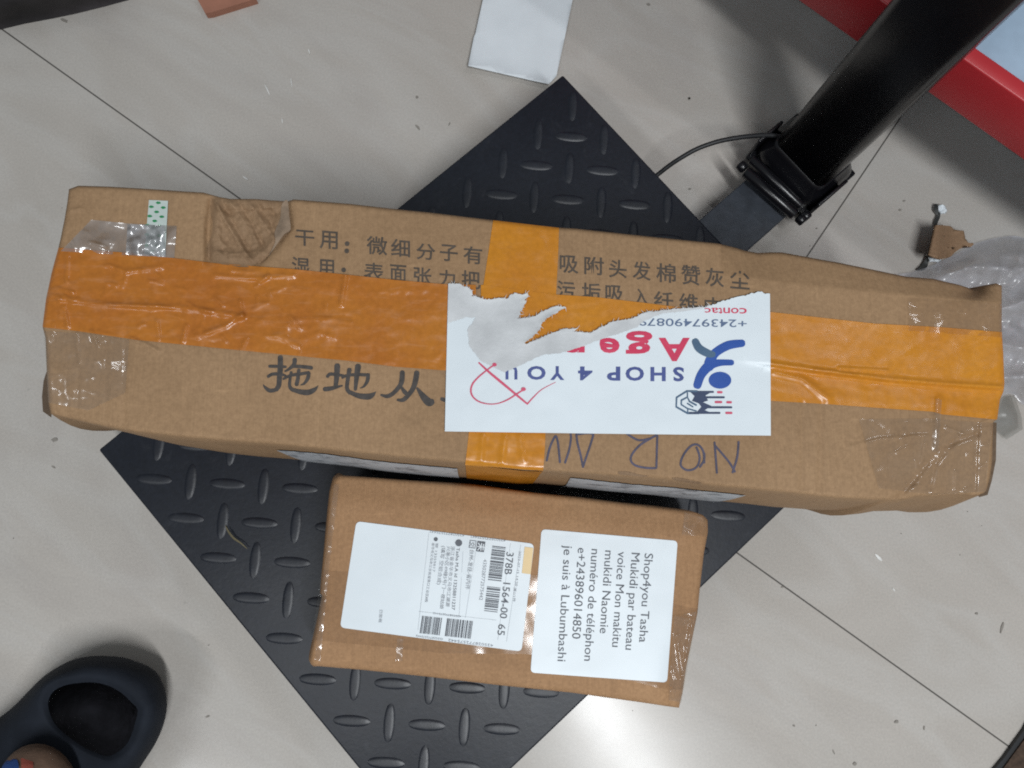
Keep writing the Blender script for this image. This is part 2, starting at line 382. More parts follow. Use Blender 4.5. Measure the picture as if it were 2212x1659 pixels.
# column
bl, br = V(1664, 316, 0.055), V(1761, 419, 0.055)
pc = (bl+br)/2; wdir = (br-bl); cw = wdir.length; wdir.normalize(); ndir = Vector((-wdir.y, wdir.x, 0))
if ndir.dot(ux) < 0: ndir = -ndir
dep = 0.045
def rrect(cen, hx, hy, r, z, n=6):
    out = []
    for qx, qy, a0 in ((1, 1, 0), (-1, 1, 90), (-1, -1, 180), (1, -1, 270)):
        for k in range(n+1):
            a = math.radians(a0+90*k/n)
            x = qx*(hx-r)+r*math.cos(a); y = qy*(hy-r)+r*math.sin(a)
            p = cen+wdir*x+ndir*y; out.append(Vector((p.x, p.y, z)))
    return out
cen = pc+ndir*dep/2; cen.z = 0
def loft(rings, capt=True):
    m = MB(); n = len(rings[0]); m.v = [p for r in rings for p in r]
    m.f = [(i*n+j, i*n+(j+1) % n, (i+1)*n+(j+1) % n, (i+1)*n+j) for i in range(len(rings)-1) for j in range(n)]
    if capt: m.f += [tuple(range(n))[::-1], tuple((len(rings)-1)*n+j for j in range(n))]
    return m
loft([rrect(cen, cw/2, dep/2, 0.008, z) for z in (0.04, 0.3, 0.6, 0.88)]).build('column', M_post, scale)
# weld fillet / socket round the foot of the column
br_ = loft([rrect(cen, cw/2+0.008, dep/2+0.008, 0.014, 0.034), rrect(cen, cw/2+0.008, dep/2+0.008, 0.014, 0.046), rrect(cen, cw/2+0.005, dep/2+0.005, 0.012, 0.052), rrect(cen, cw/2+0.0015, dep/2+0.0015, 0.009, 0.058), rrect(cen, cw/2+0.0002, dep/2+0.0002, 0.008, 0.064)])
br_.obox(cen+UZ*0.029, wdir*(cw/2+0.010), ndir*(dep/2+0.012), UZ*0.006, 0.002)
for s, ex, hl in ((1, -0.012, 0.018), (-1, -0.015, 0.015)):
    q = cen+wdir*s*(cw/2+0.0095)+ndir*ex; br_.obox((q.x, q.y, 0.040), wdir*0.0016, ndir*hl, UZ*0.020, 0.001)
bk = br_.build('hinge_bracket', M_post, scale)
def pin(px0, px1, z, r, name, ext=0.0):
    a, b = V(*px0, z), V(*px1, z); d = (b-a).normalized(); a -= d*ext; b += d*ext
    return MB().tube([a, a+d*0.0008, b-d*0.0008, b], [r*0.86, r, r, r*0.86], 20).build(name, M_post, bk)
pin(c1('K', 1255, 435), c1('K', 1620, 755), 0.050, 0.0052, 'hinge_barrel')
pin(c1('K', 1300, 345), c1('K', 1665, 690), 0.047, 0.0046, 'hinge_barrel')
for p in (c1('K', 1232, 400), c1('K', 1665, 790), c1('K', 1700, 762)):
    q = V(*p, 0.047); MB().tube([q-wdir*0.004, q-wdir*0.003, q+wdir*0.003, q+wdir*0.004], [0.0035, 0.0052, 0.0052, 0.0035], 6).build('bolt', M_post, bk)
cp = [(*p, z) for p, z in zip(c('K', (470, 560), (600, 465), (690, 395), (780, 335), (900, 268), (1050, 215), (1200, 186), (1350, 170), (1480, 172), (1620, 210)), (0.030, 0.036, 0.043, 0.05, 0.056, 0.06, 0.061, 0.060, 0.058, 0.055))]
MB().tube([V(*p) for p in smooth(cp, 6)], 0.0021, 10).build('cable', M_cable, scale)

# ================================================================== BOXES
class BoxTop:
    def __init__(s, up, lo, le, ri, ztop, r, extra):
        s.up, s.lo, s.le, s.ri, s.z, s.r, s.extra = up, lo, le, ri, ztop, r, extra
    def uv(s, x, y):
        yu, yl = interp(s.up, x), interp(s.lo, x); xl, xr = interp(s.le, y, 1), interp(s.ri, y, 1)
        return (x-xl)/(xr-xl), (y-yu)/(yl-yu), xr-xl, yl-yu
    def h(s, x, y):
        u, v, w, hh = s.uv(x, y); rp = s.r*FPX/(CAM.z-s.z)
        d = 0.0
        for e in (min(u, 1-u)*w, min(v, 1-v)*hh):
            if e < rp: t = 1-max(0.0, e)/rp; d += s.r*(1-math.sqrt(max(0, 1-t*t)))
        return s.z-min(d, s.r*1.3)+s.extra(x, y, u, v)
    def P(s, x, y, eps=0.0): return V(x, y, s.h(x, y)+eps)
    def px(s, u, v):
        x = s.le[0][0]*(1-u)+s.ri[0][0]*u; y = s.up[0][1]*(1-v)+s.lo[0][1]*v
        for _ in range(14):
            y = interp(s.up, x)*(1-v)+interp(s.lo, x)*v; x = interp(s.le, y, 1)*(1-u)+interp(s.ri, y, 1)*u
        return x, y
    def patch(s, top, bot, eps, nu, nv, wr=0.0, seed=0.0):
        """strip between two outlines, draped with fine wrinkles"""
        def al(pl, t):
            L = [0]; 
            for a, b in zip(pl, pl[1:]): L.append(L[-1]+math.hypot(b[0]-a[0], b[1]-a[1]))
            q = t*L[-1]
            for i in range(len(pl)-1):
                if q <= L[i+1] or i == len(pl)-2:
                    k = (q-L[i])/(L[i+1]-L[i]+1e-9); return pl[i][0]*(1-k)+pl[i+1][0]*k, pl[i][1]*(1-k)+pl[i+1][1]*k
        rows = []
        for j in range(nv+1):
            row = []
            for i in range(nu+1):
                a, b = al(top, i/nu), al(bot, i/nu); v = j/nv; x, y = a[0]*(1-v)+b[0]*v, a[1]*(1-v)+b[1]*v
                w = 0.0
                if wr:
                    w = abs(nz(x, y*1.6, 0.012, seed))**1.0*1.2+0.5*abs(nz(x, y, 0.035, seed+3))
                    w = wr*max(0, 0.55-w)
                row.append(s.P(x, y, eps+w))
            rows.append(row)
        return MB().grid(rows)
    def carton(s, nu, nv, zbot, wall, m, parent, name='carton'):
        grid = [[s.P(*s.px(i/nu, j/nv)) for i in range(nu+1)] for j in range(nv+1)]
        mb = MB().grid(grid); n1 = nu+1
        loop = [i for i in range(nu+1)]+[j*n1+nu for j in range(1, nv+1)]+[nv*n1+i for i in range(nu-1, -1, -1)]+[j*n1 for j in range(nv-1, 0, -1)]
        ctr = sum((mb.v[i] for i in loop), Vector())/len(loop)
        prev = loop; nr = 9; N = len(loop)
        nor = []
        for k in range(N):
            a, b = mb.v[loop[k-2]], mb.v[loop[(k+2) % N]]; t = (b-a); t.z = 0; t.normalize(); n = Vector((t.y, -t.x, 0))
            if n.dot(mb.v[loop[k]]-ctr) < 0: n = -n
            nor.append(n)
        for r in range(1, nr+1):
            t = r/nr; cur = []
            for k in range(N):
                p = mb.v[loop[k]]; o = wall(p, nor[k], t)
                cur.append(len(mb.v)); mb.v.append(Vector((p.x+nor[k].x*o, p.y+nor[k].y*o, p.z*(1-t)+zbot*t)))
            mb.f += [(prev[k], prev[(k+1) % N], cur[(k+1) % N], cur[k]) for k in range(N)]; prev = cur
        mb.f.append(tuple(prev))
        return mb.build(name, m, parent)

# ------------------------------------------------------------------ long box
ZB = 0.22
UP = c('A', (352, 200), (400, 182), (560, 187), (780, 200), (950, 212), (1040, 217), (1120, 240), (1180, 250), (1300, 250), (1400, 258), (1470, 262), (1500, 252), (1787, 275)) + \
     c('B', (800, 188), (1000, 208), (1330, 248), (1700, 290)) + c('K', (0, 855), (600, 920), (1050, 965), (1180, 995), (1250, 1018), (1350, 1036), (1450, 1030), (1530, 1032), (1900, 1100)) + \
     c('D', (480, 178), (800, 243), (1000, 285), (1150, 297), (1300, 332), (1370, 356), (1440, 332), (1500, 322), (1530, 335))
LO = c('A', (255, 1345), (400, 1382), (560, 1415), (700, 1440), (900, 1462), (1100, 1480)) + c('M', (400, 390), (800, 425), (1200, 470), (1700, 520), (2120, 560)) + \
     c('L', (0, 150), (140, 152), (400, 172), (700, 192), (1000, 215), (1200, 236), (1400, 266), (1700, 292), (2000, 320)) + \
     c('D', (600, 1508), (900, 1523), (1000, 1515), (1070, 1500), (1200, 1495), (1300, 1487), (1400, 1497))
LE = c('A', (352, 200), (345, 260), (330, 350), (310, 450), (298, 500), (265, 620), (235, 760), (217, 900), (232, 960), (238, 1110), (243, 1200), (248, 1290), (258, 1345))
RI = c('D', (1530, 335), (1530, 430), (1530, 590), (1538, 700), (1545, 880), (1540, 920), (1520, 965), (1505, 1075), (1482, 1090), (1478, 1300), (1465, 1400), (1442, 1475), (1400, 1497))
DENT = c('A', (1075, 235), (1180, 250), (1400, 258), (1468, 265), (1480, 400), (1420, 480), (1300, 590), (1070, 560), (1085, 400))
CREASE = [(c('D', (430, 985), (425, 1450)), 6, 0.0007), (c('D', (535, 995), (525, 1470)), 6, 0.0009), (c('D', (965, 1500), (1090, 1350), (1200, 1225), (1390, 1150)), 7, 0.0016),
          (c('D', (1120, 1490), (1160, 1320), (1290, 1170)), 6, 0.0012), (c('D', (1395, 1110), (1380, 1470)), 5, 0.0012), (c('A', (1085, 260), (1065, 420), (1060, 560)), 7, 0.0016),
          (c('A', (640, 900), (630, 1420)), 5, 0.0006), (c('A', (1640, 1080), (1625, 1500)), 4, 0.0004), (c('A', (545, 980), (540, 1380)), 5, 0.0004), (c('A', (400, 1000), (395, 1370)), 5, 0.0005),
          (c('A', (260, 1330), (340, 1345), (420, 1395)), 6, 0.001), (c('L', (700, 165), (900, 190), (1250, 225)), 4, 0.0007)]
RIDGE = [(c('A', (270, 745), (520, 790), (880, 800), (1050, 820), (1240, 850)), 7, 0.0013), (c('D', (250, 768), (500, 803), (900, 852), (1200, 880), (1540, 900)), 6, 0.0016),
         (c('A', (1240, 850), (1500, 900), (1787, 905)), 9, 0.0006)]
for _p, _w, _d in ((((1050, 935), (1150, 900), (1235, 840)), 5, .0016), (((800, 870), (812, 965)), 4, .0013), (((950, 895), (930, 980)), 4, .0014), (((1225, 770), (1240, 850)), 4, .0014), (((325, 800), (345, 900)), 5, .0016), (((1765, 640), (1740, 790)), 5, .0016),
                   (((1480, 850), (1530, 910)), 5, .0012), (((1100, 640), (1300, 655), (1500, 640)), 5, .001), (((1180, 615), (1290, 625)), 4, .001), (((470, 925), (500, 1000)), 4, .0012), (((1260, 960), (1230, 1020)), 4, .0012), (((560, 590), (640, 620), (820, 600)), 5, .0012),
                   (((345, 540), (340, 680)), 5, .001), (((560, 790), (820, 800), (880, 805)), 3, .0012), (((390, 940), (405, 1080)), 5, .0012), (((670, 960), (810, 1025)), 4, .0014), (((1500, 870), (1640, 860), (1787, 880)), 6, .0008), (((1420, 950), (1520, 1000)), 7, .0012),
                   (((360, 450), (380, 500)), 4, .001), (((460, 470), (540, 495)), 4, .0014), (((360, 310), (420, 300)), 4, .001)):
    RIDGE.append((c('A', *_p), _w, _d))
_rr = random.Random(17)
for _ in range(46):
    _x, _y = _rr.uniform(260, 1700), 0; _y = 540+(_x-260)*0.075+_rr.uniform(30, 380); _a = _rr.choice((0.1, 0.2, 1.45, 1.7, -0.5, 0.8))+_rr.uniform(-.2, .2); _l = _rr.uniform(25, 110)
    RIDGE.append((c('A', (_x, _y), (_x+math.cos(_a)*_l*0.5, _y+math.sin(_a)*_l*0.5+_rr.uniform(-6, 6)), (_x+math.cos(_a)*_l, _y+math.sin(_a)*_l)), _rr.uniform(2.6, 4.5), _rr.uniform(.0004, .0010)))
for _ in range(16):
    _x, _y = _rr.uniform(950, 1440), _rr.uniform(1090, 1450); _a = _rr.choice((1.5, 1.7, -0.5, 0.1))+_rr.uniform(-.3, .3); _l = _rr.uniform(40, 130)
    RIDGE.append((c('D', (_x, _y), (_x+math.cos(_a)*_l, _y+math.sin(_a)*_l)), _rr.uniform(2.6, 4), _rr.uniform(.0004, .0009)))
for _p, _w, _d in ((((700, 1225), (850, 1185), (1120, 1165)), 4, .0008), (((270, 815), (430, 850), (570, 960)), 8, .0012), (((630, 790), (800, 800), (900, 805)), 3, .0012), (((500, 800), (720, 830)), 3, .0009), (((1180, 960), (1165, 1260)), 7, .0011), (((1300, 1160), (1390, 1140)), 4, .001), (((1050, 1450), (1080, 1440)), 4, .001), (((1300, 1490), (1340, 1460)), 4, .001)):
    RIDGE.append((c('D', *_p), _w, _d))
for _p, _w, _d in ((((340, 1100), (330, 1240)), 5, .0009), (((470, 1110), (455, 1250)), 5, .0009), (((560, 1100), (580, 1240)), 5, .0009)):
    RIDGE.append((c('C', *_p), _w, _d))
STEP = c('D', (0, 745), (245, 768), (500, 806), (900, 856), (1545, 903))
SHOULD = c('D', (0, 270), (250, 310), (600, 350), (1000, 385), (1500, 430))
FOLD = [(c('A', *p), w, d) for p, w, d in ((((1095, 255), (1150, 360), (1215, 470), (1290, 575)), 9, 0.0032), (((1170, 258), (1250, 370), (1310, 460), (1330, 540)), 7, 0.0026), (((1260, 256), (1330, 350), (1385, 430)), 7, 0.0024), (((1085, 380), (1130, 470), (1180, 560)), 7, 0.0024),
        (((1360, 262), (1410, 320), (1425, 400)), 6, 0.002), (((1120, 300), (1280, 300), (1440, 290)), 6, 0.0016), (((1100, 520), (1200, 530), (1300, 520)), 7, 0.0016))]
FOLDV = [(c('A', *p), w, d) for p, w, d in ((((1075, 250), (1062, 420), (1066, 560)), 9, 0.0030), (((1135, 262), (1200, 390), (1270, 520)), 7, 0.0022), (((1215, 262), (1295, 390), (1350, 500)), 6, 0.0020), (((1310, 262), (1380, 370), (1420, 450)), 6, 0.0020), (((1470, 270), (1478, 400), (1420, 480), (1320, 580)), 7, 0.0034))]
def big_extra(x, y, u, v):
    h = 0.0007*nz(x, y, 0.006, 1)+0.00025*nz(x, y, 0.03, 2)
    for pl, w, d in CREASE:
        if min(p[0] for p in pl)-15 < x < max(p[0] for p in pl)+15:
            q = segdist(x, y, pl); 
            if q < w*2.5: h -= d*math.exp(-(q/w)**2)
    for pl, w, d in RIDGE:
        if min(p[0] for p in pl)-15 < x < max(p[0] for p in pl)+15:
            q = segdist(x, y, pl)
            if q < w*2.5: h += d*math.exp(-(q/w)**2)
    if x > 1560:                                   # slit between the flaps: lower flap sits deeper
        ys = interp(STEP, x); h -= 0.0016*sstep(-2, 7, y-ys)*sstep(60, 10, y-ys)*sstep(1560, 1680, x)
        yo = interp(SHOULD, x); yu = interp(UP, x)
        h -= 0.0085*max(0.0, min(1.0, (yo-y)/max(8.0, yo-yu)))*sstep(1500, 1640, x)
    if v < 0.55 and 440 < x < 640 and inpoly(x, y, DENT):
        q = segdist(x, y, DENT+DENT[:1]); k = sstep(0, 30, q)
        h -= k*(0.0042+0.0012*nz(x, y, 0.03, 5)+0.0006*nz(x, y, 0.09, 6))
    if v < 0.55 and 440 < x < 660:
        for pl, w, d in FOLDV:
            q = segdist(x, y, pl); h -= d*math.exp(-q/w*1.2) if q < 4*w else 0
    if u > 0.9 and v < 0.12:
        xd, yd = c1('D', 1370, 352); h -= 0.010*math.exp(-(((x-xd)/26)**2+((y-yd)/16)**2))
    if u > 0.86 and v > 0.6: h -= 0.006*sstep(0.86, 1.0, u)*sstep(0.6, 1.0, v)
    if u < 0.1 and v > 0.8: h -= 0.004*sstep(0.1, 0.0, u)*sstep(0.8, 1.0, v)
    return h
big = BoxTop(UP, LO, LE, RI, ZB, 0.0026, big_extra)
bx = thing('cardboard_box', 'long orange-taped carton with torn shop label and Chinese print, across the scale', 'cardboard box', (*V(1106, 740, ZB).xy, PZ+0.001))
def wall_big(p, n, t):
    o = 0.003*math.sin(math.pi*min(1, t*1.1))*(0.6+nz(p.x, p.y, 14, 4))-0.002*t
    if n.y < -0.5: o += 0.0062*sstep(0, 0.8, t)*sstep(-0.26, -0.10, p.x)
    if p.x < -0.23 and n.x < -0.5: o += 0.012*math.sin(math.pi*min(1, t*1.4))*sstep(0.02, -0.03, p.y)
    if p.x > 0.24: o += 0.004*math.sin(math.pi*t)
    if p.x > 0.17 and n.y < -0.5: o += 0.003*math.sin(math.pi*min(1, t*1.3))*sstep(0.15, 0.24, p.x)
    if p.x < -0.17 and n.y < -0.5: o += 0.001*math.sin(math.pi*t)*sstep(-0.15, -0.24, p.x)
    return o
cart = big.carton(520, 130, PZ+0.001, wall_big, M_card, bx)
def front(x, t, out=0.0006):
    """point on the long box's near side below the edge at frame x"""
    p = V(x, interp(LO, x), big.h(x, interp(LO, x))); a, b = V(x-12, interp(LO, x-12), ZB), V(x+12, interp(LO, x+12), ZB)
    d = (b-a).normalized(); n = Vector((d.y, -d.x, 0)); 
    if n.y > 0: n = -n
    q = p+n*(wall_big(p, n, t)+out); q.z = p.z*(1-t)+(PZ+0.001)*t; return q
P_ = big.P
# print on the carton
mb = MB()
for ch, b in (('干', (250, 305, 355, 392)), ('用', (385, 310, 485, 410)), ('微', (645, 340, 760, 442)), ('细', (780, 355, 885, 452)), ('分', (920, 380, 1025, 470)), ('子', (1050, 385, 1150, 477)), ('有', (1180, 395, 1285, 492)),
              ('湿', (230, 455, 330, 555)), ('用', (375, 467, 465, 565)), ('表', (630, 486, 740, 590)), ('面', (775, 497, 865, 592)), ('张', (905, 512, 1005, 608)), ('力', (1045, 525, 1135, 620)), ('把', (1170, 530, 1275, 632))):
    (x0, y0), (x1, y1) = c('B', b[:2], b[2:]); put_fit(mb, ch, (x0, y0, x1, y1), P_, 0.00025, 0.012, False, 0.08)
for x, y in ((537, 380), (535, 420), (518, 525), (516, 565)): p = c1('B', x, y); mb.disc(*p, 5.2, 5.2, P_, 0.00025)
mb.build('printed_text', M_print, cart, False); mb = MB()
for ch, b in (('吸', (795, 32, 905, 137)), ('附', (940, 40, 1055, 147)), ('头', (1085, 58, 1190, 165)), ('发', (1225, 68, 1332, 177)), ('棉', (1365, 80, 1480, 192)), ('赞', (1512, 90, 1625, 207)), ('灰', (1655, 108, 1765, 217)), ('尘', (1800, 123, 1915, 230)),
              ('污', (780, 183, 885, 290)), ('垢', (925, 195, 1035, 302)), ('吸', (1065, 208, 1170, 312)), ('入', (1230, 228, 1320, 330)), ('纤', (1350, 245, 1465, 352)), ('维', (1500, 257, 1610, 365)), ('内', (1650, 278, 1750, 385))):
    (x0, y0), (x1, y1) = c('C', b[:2], b[2:]); put_fit(mb, ch, (x0, y0, x1, y1), P_, 0.00025, 0.012, False, 0.08)
mb.build('printed_text', M_print, cart, False)
mb = MB()
for st in ([(335,220,58),(335,330,60),(325,450,58),(318,530,54),(290,575,46)], [(300,575,40),(220,588,45),(165,550,28),(146,520,6)], [(215,318,34),(300,320,34),(395,325,28)], [(200,432,34),(250,405,36),(340,408,34),(400,425,20)],
           [(495,245,50),(485,300,44),(430,350,32),(388,374,20)], [(480,318,36),(600,325,40),(680,336,42)], [(370,458,26),(450,420,34),(560,403,36),(648,388,34)], [(648,392,42),(640,450,42),(600,508,28),(560,525,10)],
           [(540,360,38),(530,450,42),(515,520,46)], [(455,385,32),(440,480,34),(442,550,38),(480,583,44)], [(460,575,40),(570,604,56),(650,606,62),(715,575,44),(755,532,4)],
           [(965,312,66),(960,420,60),(946,550,44)], [(855,432,36),(890,405,38),(980,415,32),(1060,427,26)], [(825,572,50),(900,563,46),(1020,533,18)], [(1020,445,26),(1080,420,32),(1190,410,34),(1305,415,36)],
           [(1306,412,44),(1298,480,40),(1260,540,26),(1218,560,8)], [(1195,318,68),(1180,430,56),(1165,575,36)], [(1100,355,50),(1085,440,44),(1072,560,44),(1105,612,46)], [(1085,595,40),(1190,642,56),(1300,655,68),(1355,635,50),(1393,598,4)],
           [(1685,385,56),(1680,470,56),(1660,530,50),(1590,612,46),(1520,650,44),(1450,636,24)], [(1672,545,26),(1700,590,44),(1722,612,50)], [(1845,390,60),(1830,480,60),(1800,570,54),(1740,650,50),(1690,692,44),(1632,690,26)],
           [(1850,562,26),(1910,645,66),(1975,715,88),(2012,712,70)], [(2120,680,40),(2200,705,52)]):
    mb.stroke([(*c1('O', x, y), w*0.3617*0.54) for x, y, w in st], P_, 0.00028+0.00001*len(st), None, 5)
mb.build('brush_lettering', M_brush, cart, False)
mb = MB()
words = ([(1722,1315),(1715,1220),(1708,1135)], [(1708,1150),(1760,1210),(1800,1260),(1828,1308)], [(1850,1132),(1842,1220),(1815,1312)], [(1648,1255),(1642,1190),(1615,1152),(1580,1150),(1545,1180),(1515,1230),(1510,1272),(1540,1297),(1580,1295),(1610,1270),(1620,1220),(1602,1165)],
           [(1622,1280),(1646,1240),(1648,1200)], [(1365,1285),(1368,1180),(1370,1095)], [(1362,1287),(1300,1285),(1240,1270),(1214,1240),(1225,1200),(1270,1150),(1330,1112),(1368,1092)], [(1192,1085),(1260,1122),(1330,1112)],
           [(895,1088),(960,1080),(988,1088),(988,1110),(932,1280)], [(932,1280),(918,1210),(900,1140),(893,1088)], [(855,1066),(861,1110),(850,1180),(826,1255)], [(718,1242),(735,1170),(762,1108),(775,1102),(786,1150),(796,1252)])
for part in (words[:8], words[8:]):
    mb = MB()
    for st in part: mb.stroke(c('C', *st), P_, 0.0003, 4.6, 5)
    mb.build('handwriting', M_pen, cart, False)
# orange tape
TT = c('A', (300, 498), (700, 528), (1100, 578), (1500, 608), (1787, 638)) + c('B', (800, 580), (1090, 605), (1290, 608)) + c('C', (340, 205), (770, 262), (1000, 277), (1300, 312), (1500, 338), (1760, 350)) + c('D', (250, 480), (560, 515), (830, 545), (1200, 565), (1529, 592))
TB = c('A', (217, 905), (400, 925), (700, 970), (1000, 1000), (1300, 1030), (1787, 1077)) + c('B', (800, 1060), (1090, 1082)) + c('D', (0, 960), (250, 972), (560, 990), (900, 1015), (1150, 1032), (1200, 1047), (1503, 1076))
vt = MB()
t1 = big.patch(c('B', (1345, 250), (1320, 420), (1288, 625)) + c('C', (262, 1040), (250, 1160), (240, 1240), (237, 1268)), c('B', (1710, 292), (1703, 480), (1692, 680)) + c('C', (712, 1050), (708, 1160), (702, 1240), (697, 1303)), 0.0004, 160, 40, 0.0004, 9)
vt.add(t1.v, t1.f)
xa, xb = c1('C', 238, 1268)[0], c1('C', 697, 1303)[0]
vt.grid([[front(xa+(xb-xa)*i/24, k/14*0.98, 0.0005) for i in range(25)] for k in range(15)])
vt.build('packing_tape', M_tape, bx)
def cut(pl, x0, x1):
    def at(x): return (x, interp(pl, x))
    return [at(max(x0, pl[0][0]))]+[p for p in pl if x0 < p[0] < x1]+[at(min(x1, pl[-1][0]))]
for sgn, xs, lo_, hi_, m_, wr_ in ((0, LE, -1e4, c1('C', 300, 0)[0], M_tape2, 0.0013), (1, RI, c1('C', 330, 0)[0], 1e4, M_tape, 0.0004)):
    tt, tb_ = cut(TT, lo_, hi_), cut(TB, lo_, hi_)
    n_, m2 = (240, 60) if sgn == 0 else (260, 60)
    e_ = (tt[0], tb_[0]) if sgn == 0 else (tt[-1], tb_[-1])
    lt = MB(); rows = []
    def al(pl, t): x = pl[0][0]*(1-t)+pl[-1][0]*t; return x, interp(pl, x)
    for j in range(m2+1):
        row = []; v = j/m2
        for i in range(n_+1):
            a, b = al(tt, i/n_), al(tb_, i/n_); x, y = a[0]*(1-v)+b[0]*v, a[1]*(1-v)+b[1]*v
            ye = e_[0][1]*(1-v)+e_[1][1]*v; xe = e_[0][0]*(1-v)+e_[1][0]*v
            k = (1-i/n_) if sgn == 0 else i/n_
            x += (interp(xs, ye, 1)-xe)*k**10
            w = abs(nz(x, y*1.6, 0.012, 21))*1.2+0.5*abs(nz(x, y, 0.035, 24))
            row.append(P_(x, y, 0.0007+wr_*max(0, 0.55-w)))
        rows.append(row)
    lt.grid(rows); edge = [r_[0] if sgn == 0 else r_[-1] for r_ in rows]; n = Vector((-1 if sgn == 0 else 1, 0, 0)); fold = []
    for k in range(9):
        fold.append([Vector((p.x+n.x*(wall_big(p, n, k/8*0.5)+0.0004*(k > 0)), p.y, p.z-k/8*0.075)) for p in edge])
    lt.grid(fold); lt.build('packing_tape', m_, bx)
# clear tapes and the leaf-printed strip
big.patch(c('P', (800, 690), (1240, 735), (1830, 765)), c('P', (430, 1070), (1230, 1120), (1800, 1150)), 0.0007, 130, 60, 0.0010, 31).build('clear_tape', M_glare, bx)
big.patch(c('P', (1235, 745), (1680, 760)), c('P', (1215, 1110), (1700, 1140)), 0.0011, 70, 60, 0.0006, 33).build('clear_tape', M_silver, bx)
ls = big.patch(c('P', (1495, 452), (1725, 462)), c('P', (1440, 1100), (1692, 1112)), 0.00085, 30, 80, 0.0, 0).build('leaf_tape', M_leaft, bx)
mb = MB()
for x, y in ((1608, 487), (1525, 535), (1668, 545), (1588, 597), (1505, 647), (1650, 655), (1565, 706), (1475, 757), (1620, 765), (1620, 885), (1470, 870), (1470, 1000), (1600, 1010), (1530, 1065)):
    mb.poly(c('P', (x-34, y-2), (x-12, y-17), (x+14, y-15), (x+34, y+2), (x+12, y+13), (x-12, y+15)), P_, 0.00095, 0)
mb.build('leaf_print', M_green, ls, False)
big.patch(c('D', (740, 1072), (1120, 1070), (1481, 1095)), c('D', (850, 1455), (1150, 1492), (1440, 1475)), 0.0009, 190, 120, 0.0006, 41).build('clear_tape', M_clear_rt, bx)
big.patch(c('D', (1015, 400), (1527, 436)), c('D', (1015, 585), (1528, 620)), 0.0008, 120, 50, 0.0003, 43).build('clear_tape', M_clear, bx)
big.patch(c('A', (222, 925), (430, 935), (660, 970)), c('A', (248, 1290), (450, 1330), (640, 1240)), 0.0008, 120, 100, 0.0008, 45).build('clear_tape', M_clear_wr, bx)
big.patch(c('D', (1165, 960), (1200, 965)), c('D', (1150, 1260), (1180, 1250)), 0.0013, 6, 30, 0.0012, 47).build('clear_tape', M_clear_wr, bx)
# crushed, darker panel with a lifted ragged edge
def crush(x, y, e):
    d = segdist(x, y, DENT+DENT[:1]); k = sstep(0, 16, d); de = segdist(x, y, DENT[3:7])
    w = 0.0016*nz(x, y, 0.02, 71)+0.0022*abs(nz(x*0.9-y*0.5, y*0.45, 0.045, 72))+0.0007*nz(x, y, 0.12, 73)
    for pl, ww, dd in FOLD:
        q = segdist(x, y, pl); w -= dd*0.75*math.exp(-q/ww*1.3) if q < 4*ww else 0
    return P_(x, y, 0.0006+k*(0.0020-w)+0.0026*math.exp(-de/5)*(0.7+0.6*nz(x, y, 0.07, 4)))
dn = [(p[0]+rnd_.uniform(-1.5, 1.5), p[1]+rnd_.uniform(-1.5, 1.5)) for rnd_ in [random.Random(8)] for p in smooth(DENT, 6, True)]
MB().poly([(x, max(y, interp(UP, x)+2)) for x, y in dn], crush, 0.0, 3).build('crushed_panel', card('crushed_cardboard', (0.25, 0.155, 0.088), (0.31, 0.198, 0.114)), bx)
M_dark = card('shaded_end_cardboard', (0.12, 0.08, 0.05), (0.19, 0.125, 0.078))  # shade on the box's end walls put into a darker card colour
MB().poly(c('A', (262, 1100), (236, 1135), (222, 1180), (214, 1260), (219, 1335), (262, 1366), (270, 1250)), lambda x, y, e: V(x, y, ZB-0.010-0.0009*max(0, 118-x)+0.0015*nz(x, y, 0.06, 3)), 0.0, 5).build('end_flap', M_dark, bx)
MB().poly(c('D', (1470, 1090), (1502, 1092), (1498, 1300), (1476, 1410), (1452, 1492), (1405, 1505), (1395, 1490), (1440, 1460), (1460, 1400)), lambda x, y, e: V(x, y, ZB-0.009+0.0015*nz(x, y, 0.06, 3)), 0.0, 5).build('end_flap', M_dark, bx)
M_scuff = card('scuffed_cardboard', (0.20, 0.125, 0.072), (0.40, 0.27, 0.17))
for pts in (((690, 158), (760, 160), (850, 182), (905, 190), (880, 200), (780, 190), (700, 182)), ((1090, 205), (1160, 208), (1240, 228), (1300, 240), (1270, 252), (1180, 240), (1100, 222))):
    MB().poly(smooth(c('L', *pts), 3, True), P_, 0.0003, 5).build('scuff', M_scuff, cart)
# torn flap of liner paper at the dent
fp = c('A', (1440, 275), (1468, 258), (1476, 330), (1484, 405), (1452, 430), (1415, 480), (1370, 545), (1405, 470), (1402, 420), (1430, 350))
MB().poly(smooth(fp, 3, True), lambda x, y, e: P_(x, y, e+0.0046+0.0016*nz(x, y, 0.08, 3)), 0.0004, 8).build('torn_liner', M_torn_c if False else plain('torn_liner_paper', (0.25, 0.18, 0.125), 0.9, 0.3, 60, 0.6, 150), bx)
# labels on the near side
for top, t0 in ((c('M', (350, 440), (2045, 600)), 0.20), (c('L', (380, 200), (1760, 330)), 0.22)):
    xa, xb = top[0][0], top[1][0]; rows = []
    for k in range(13):
        t = t0+k/12*(0.94-t0); sl = (t-t0)*30
        rows.append([front(xa+(xb-xa)*i/40+(sl if i == 0 else 0), t+(0.02*nz(i, 0, 0.6, 2) if k == 0 else 0), 0.0007) for i in range(41)])
    MB().grid(rows).build('side_label', M_sidelab, bx)
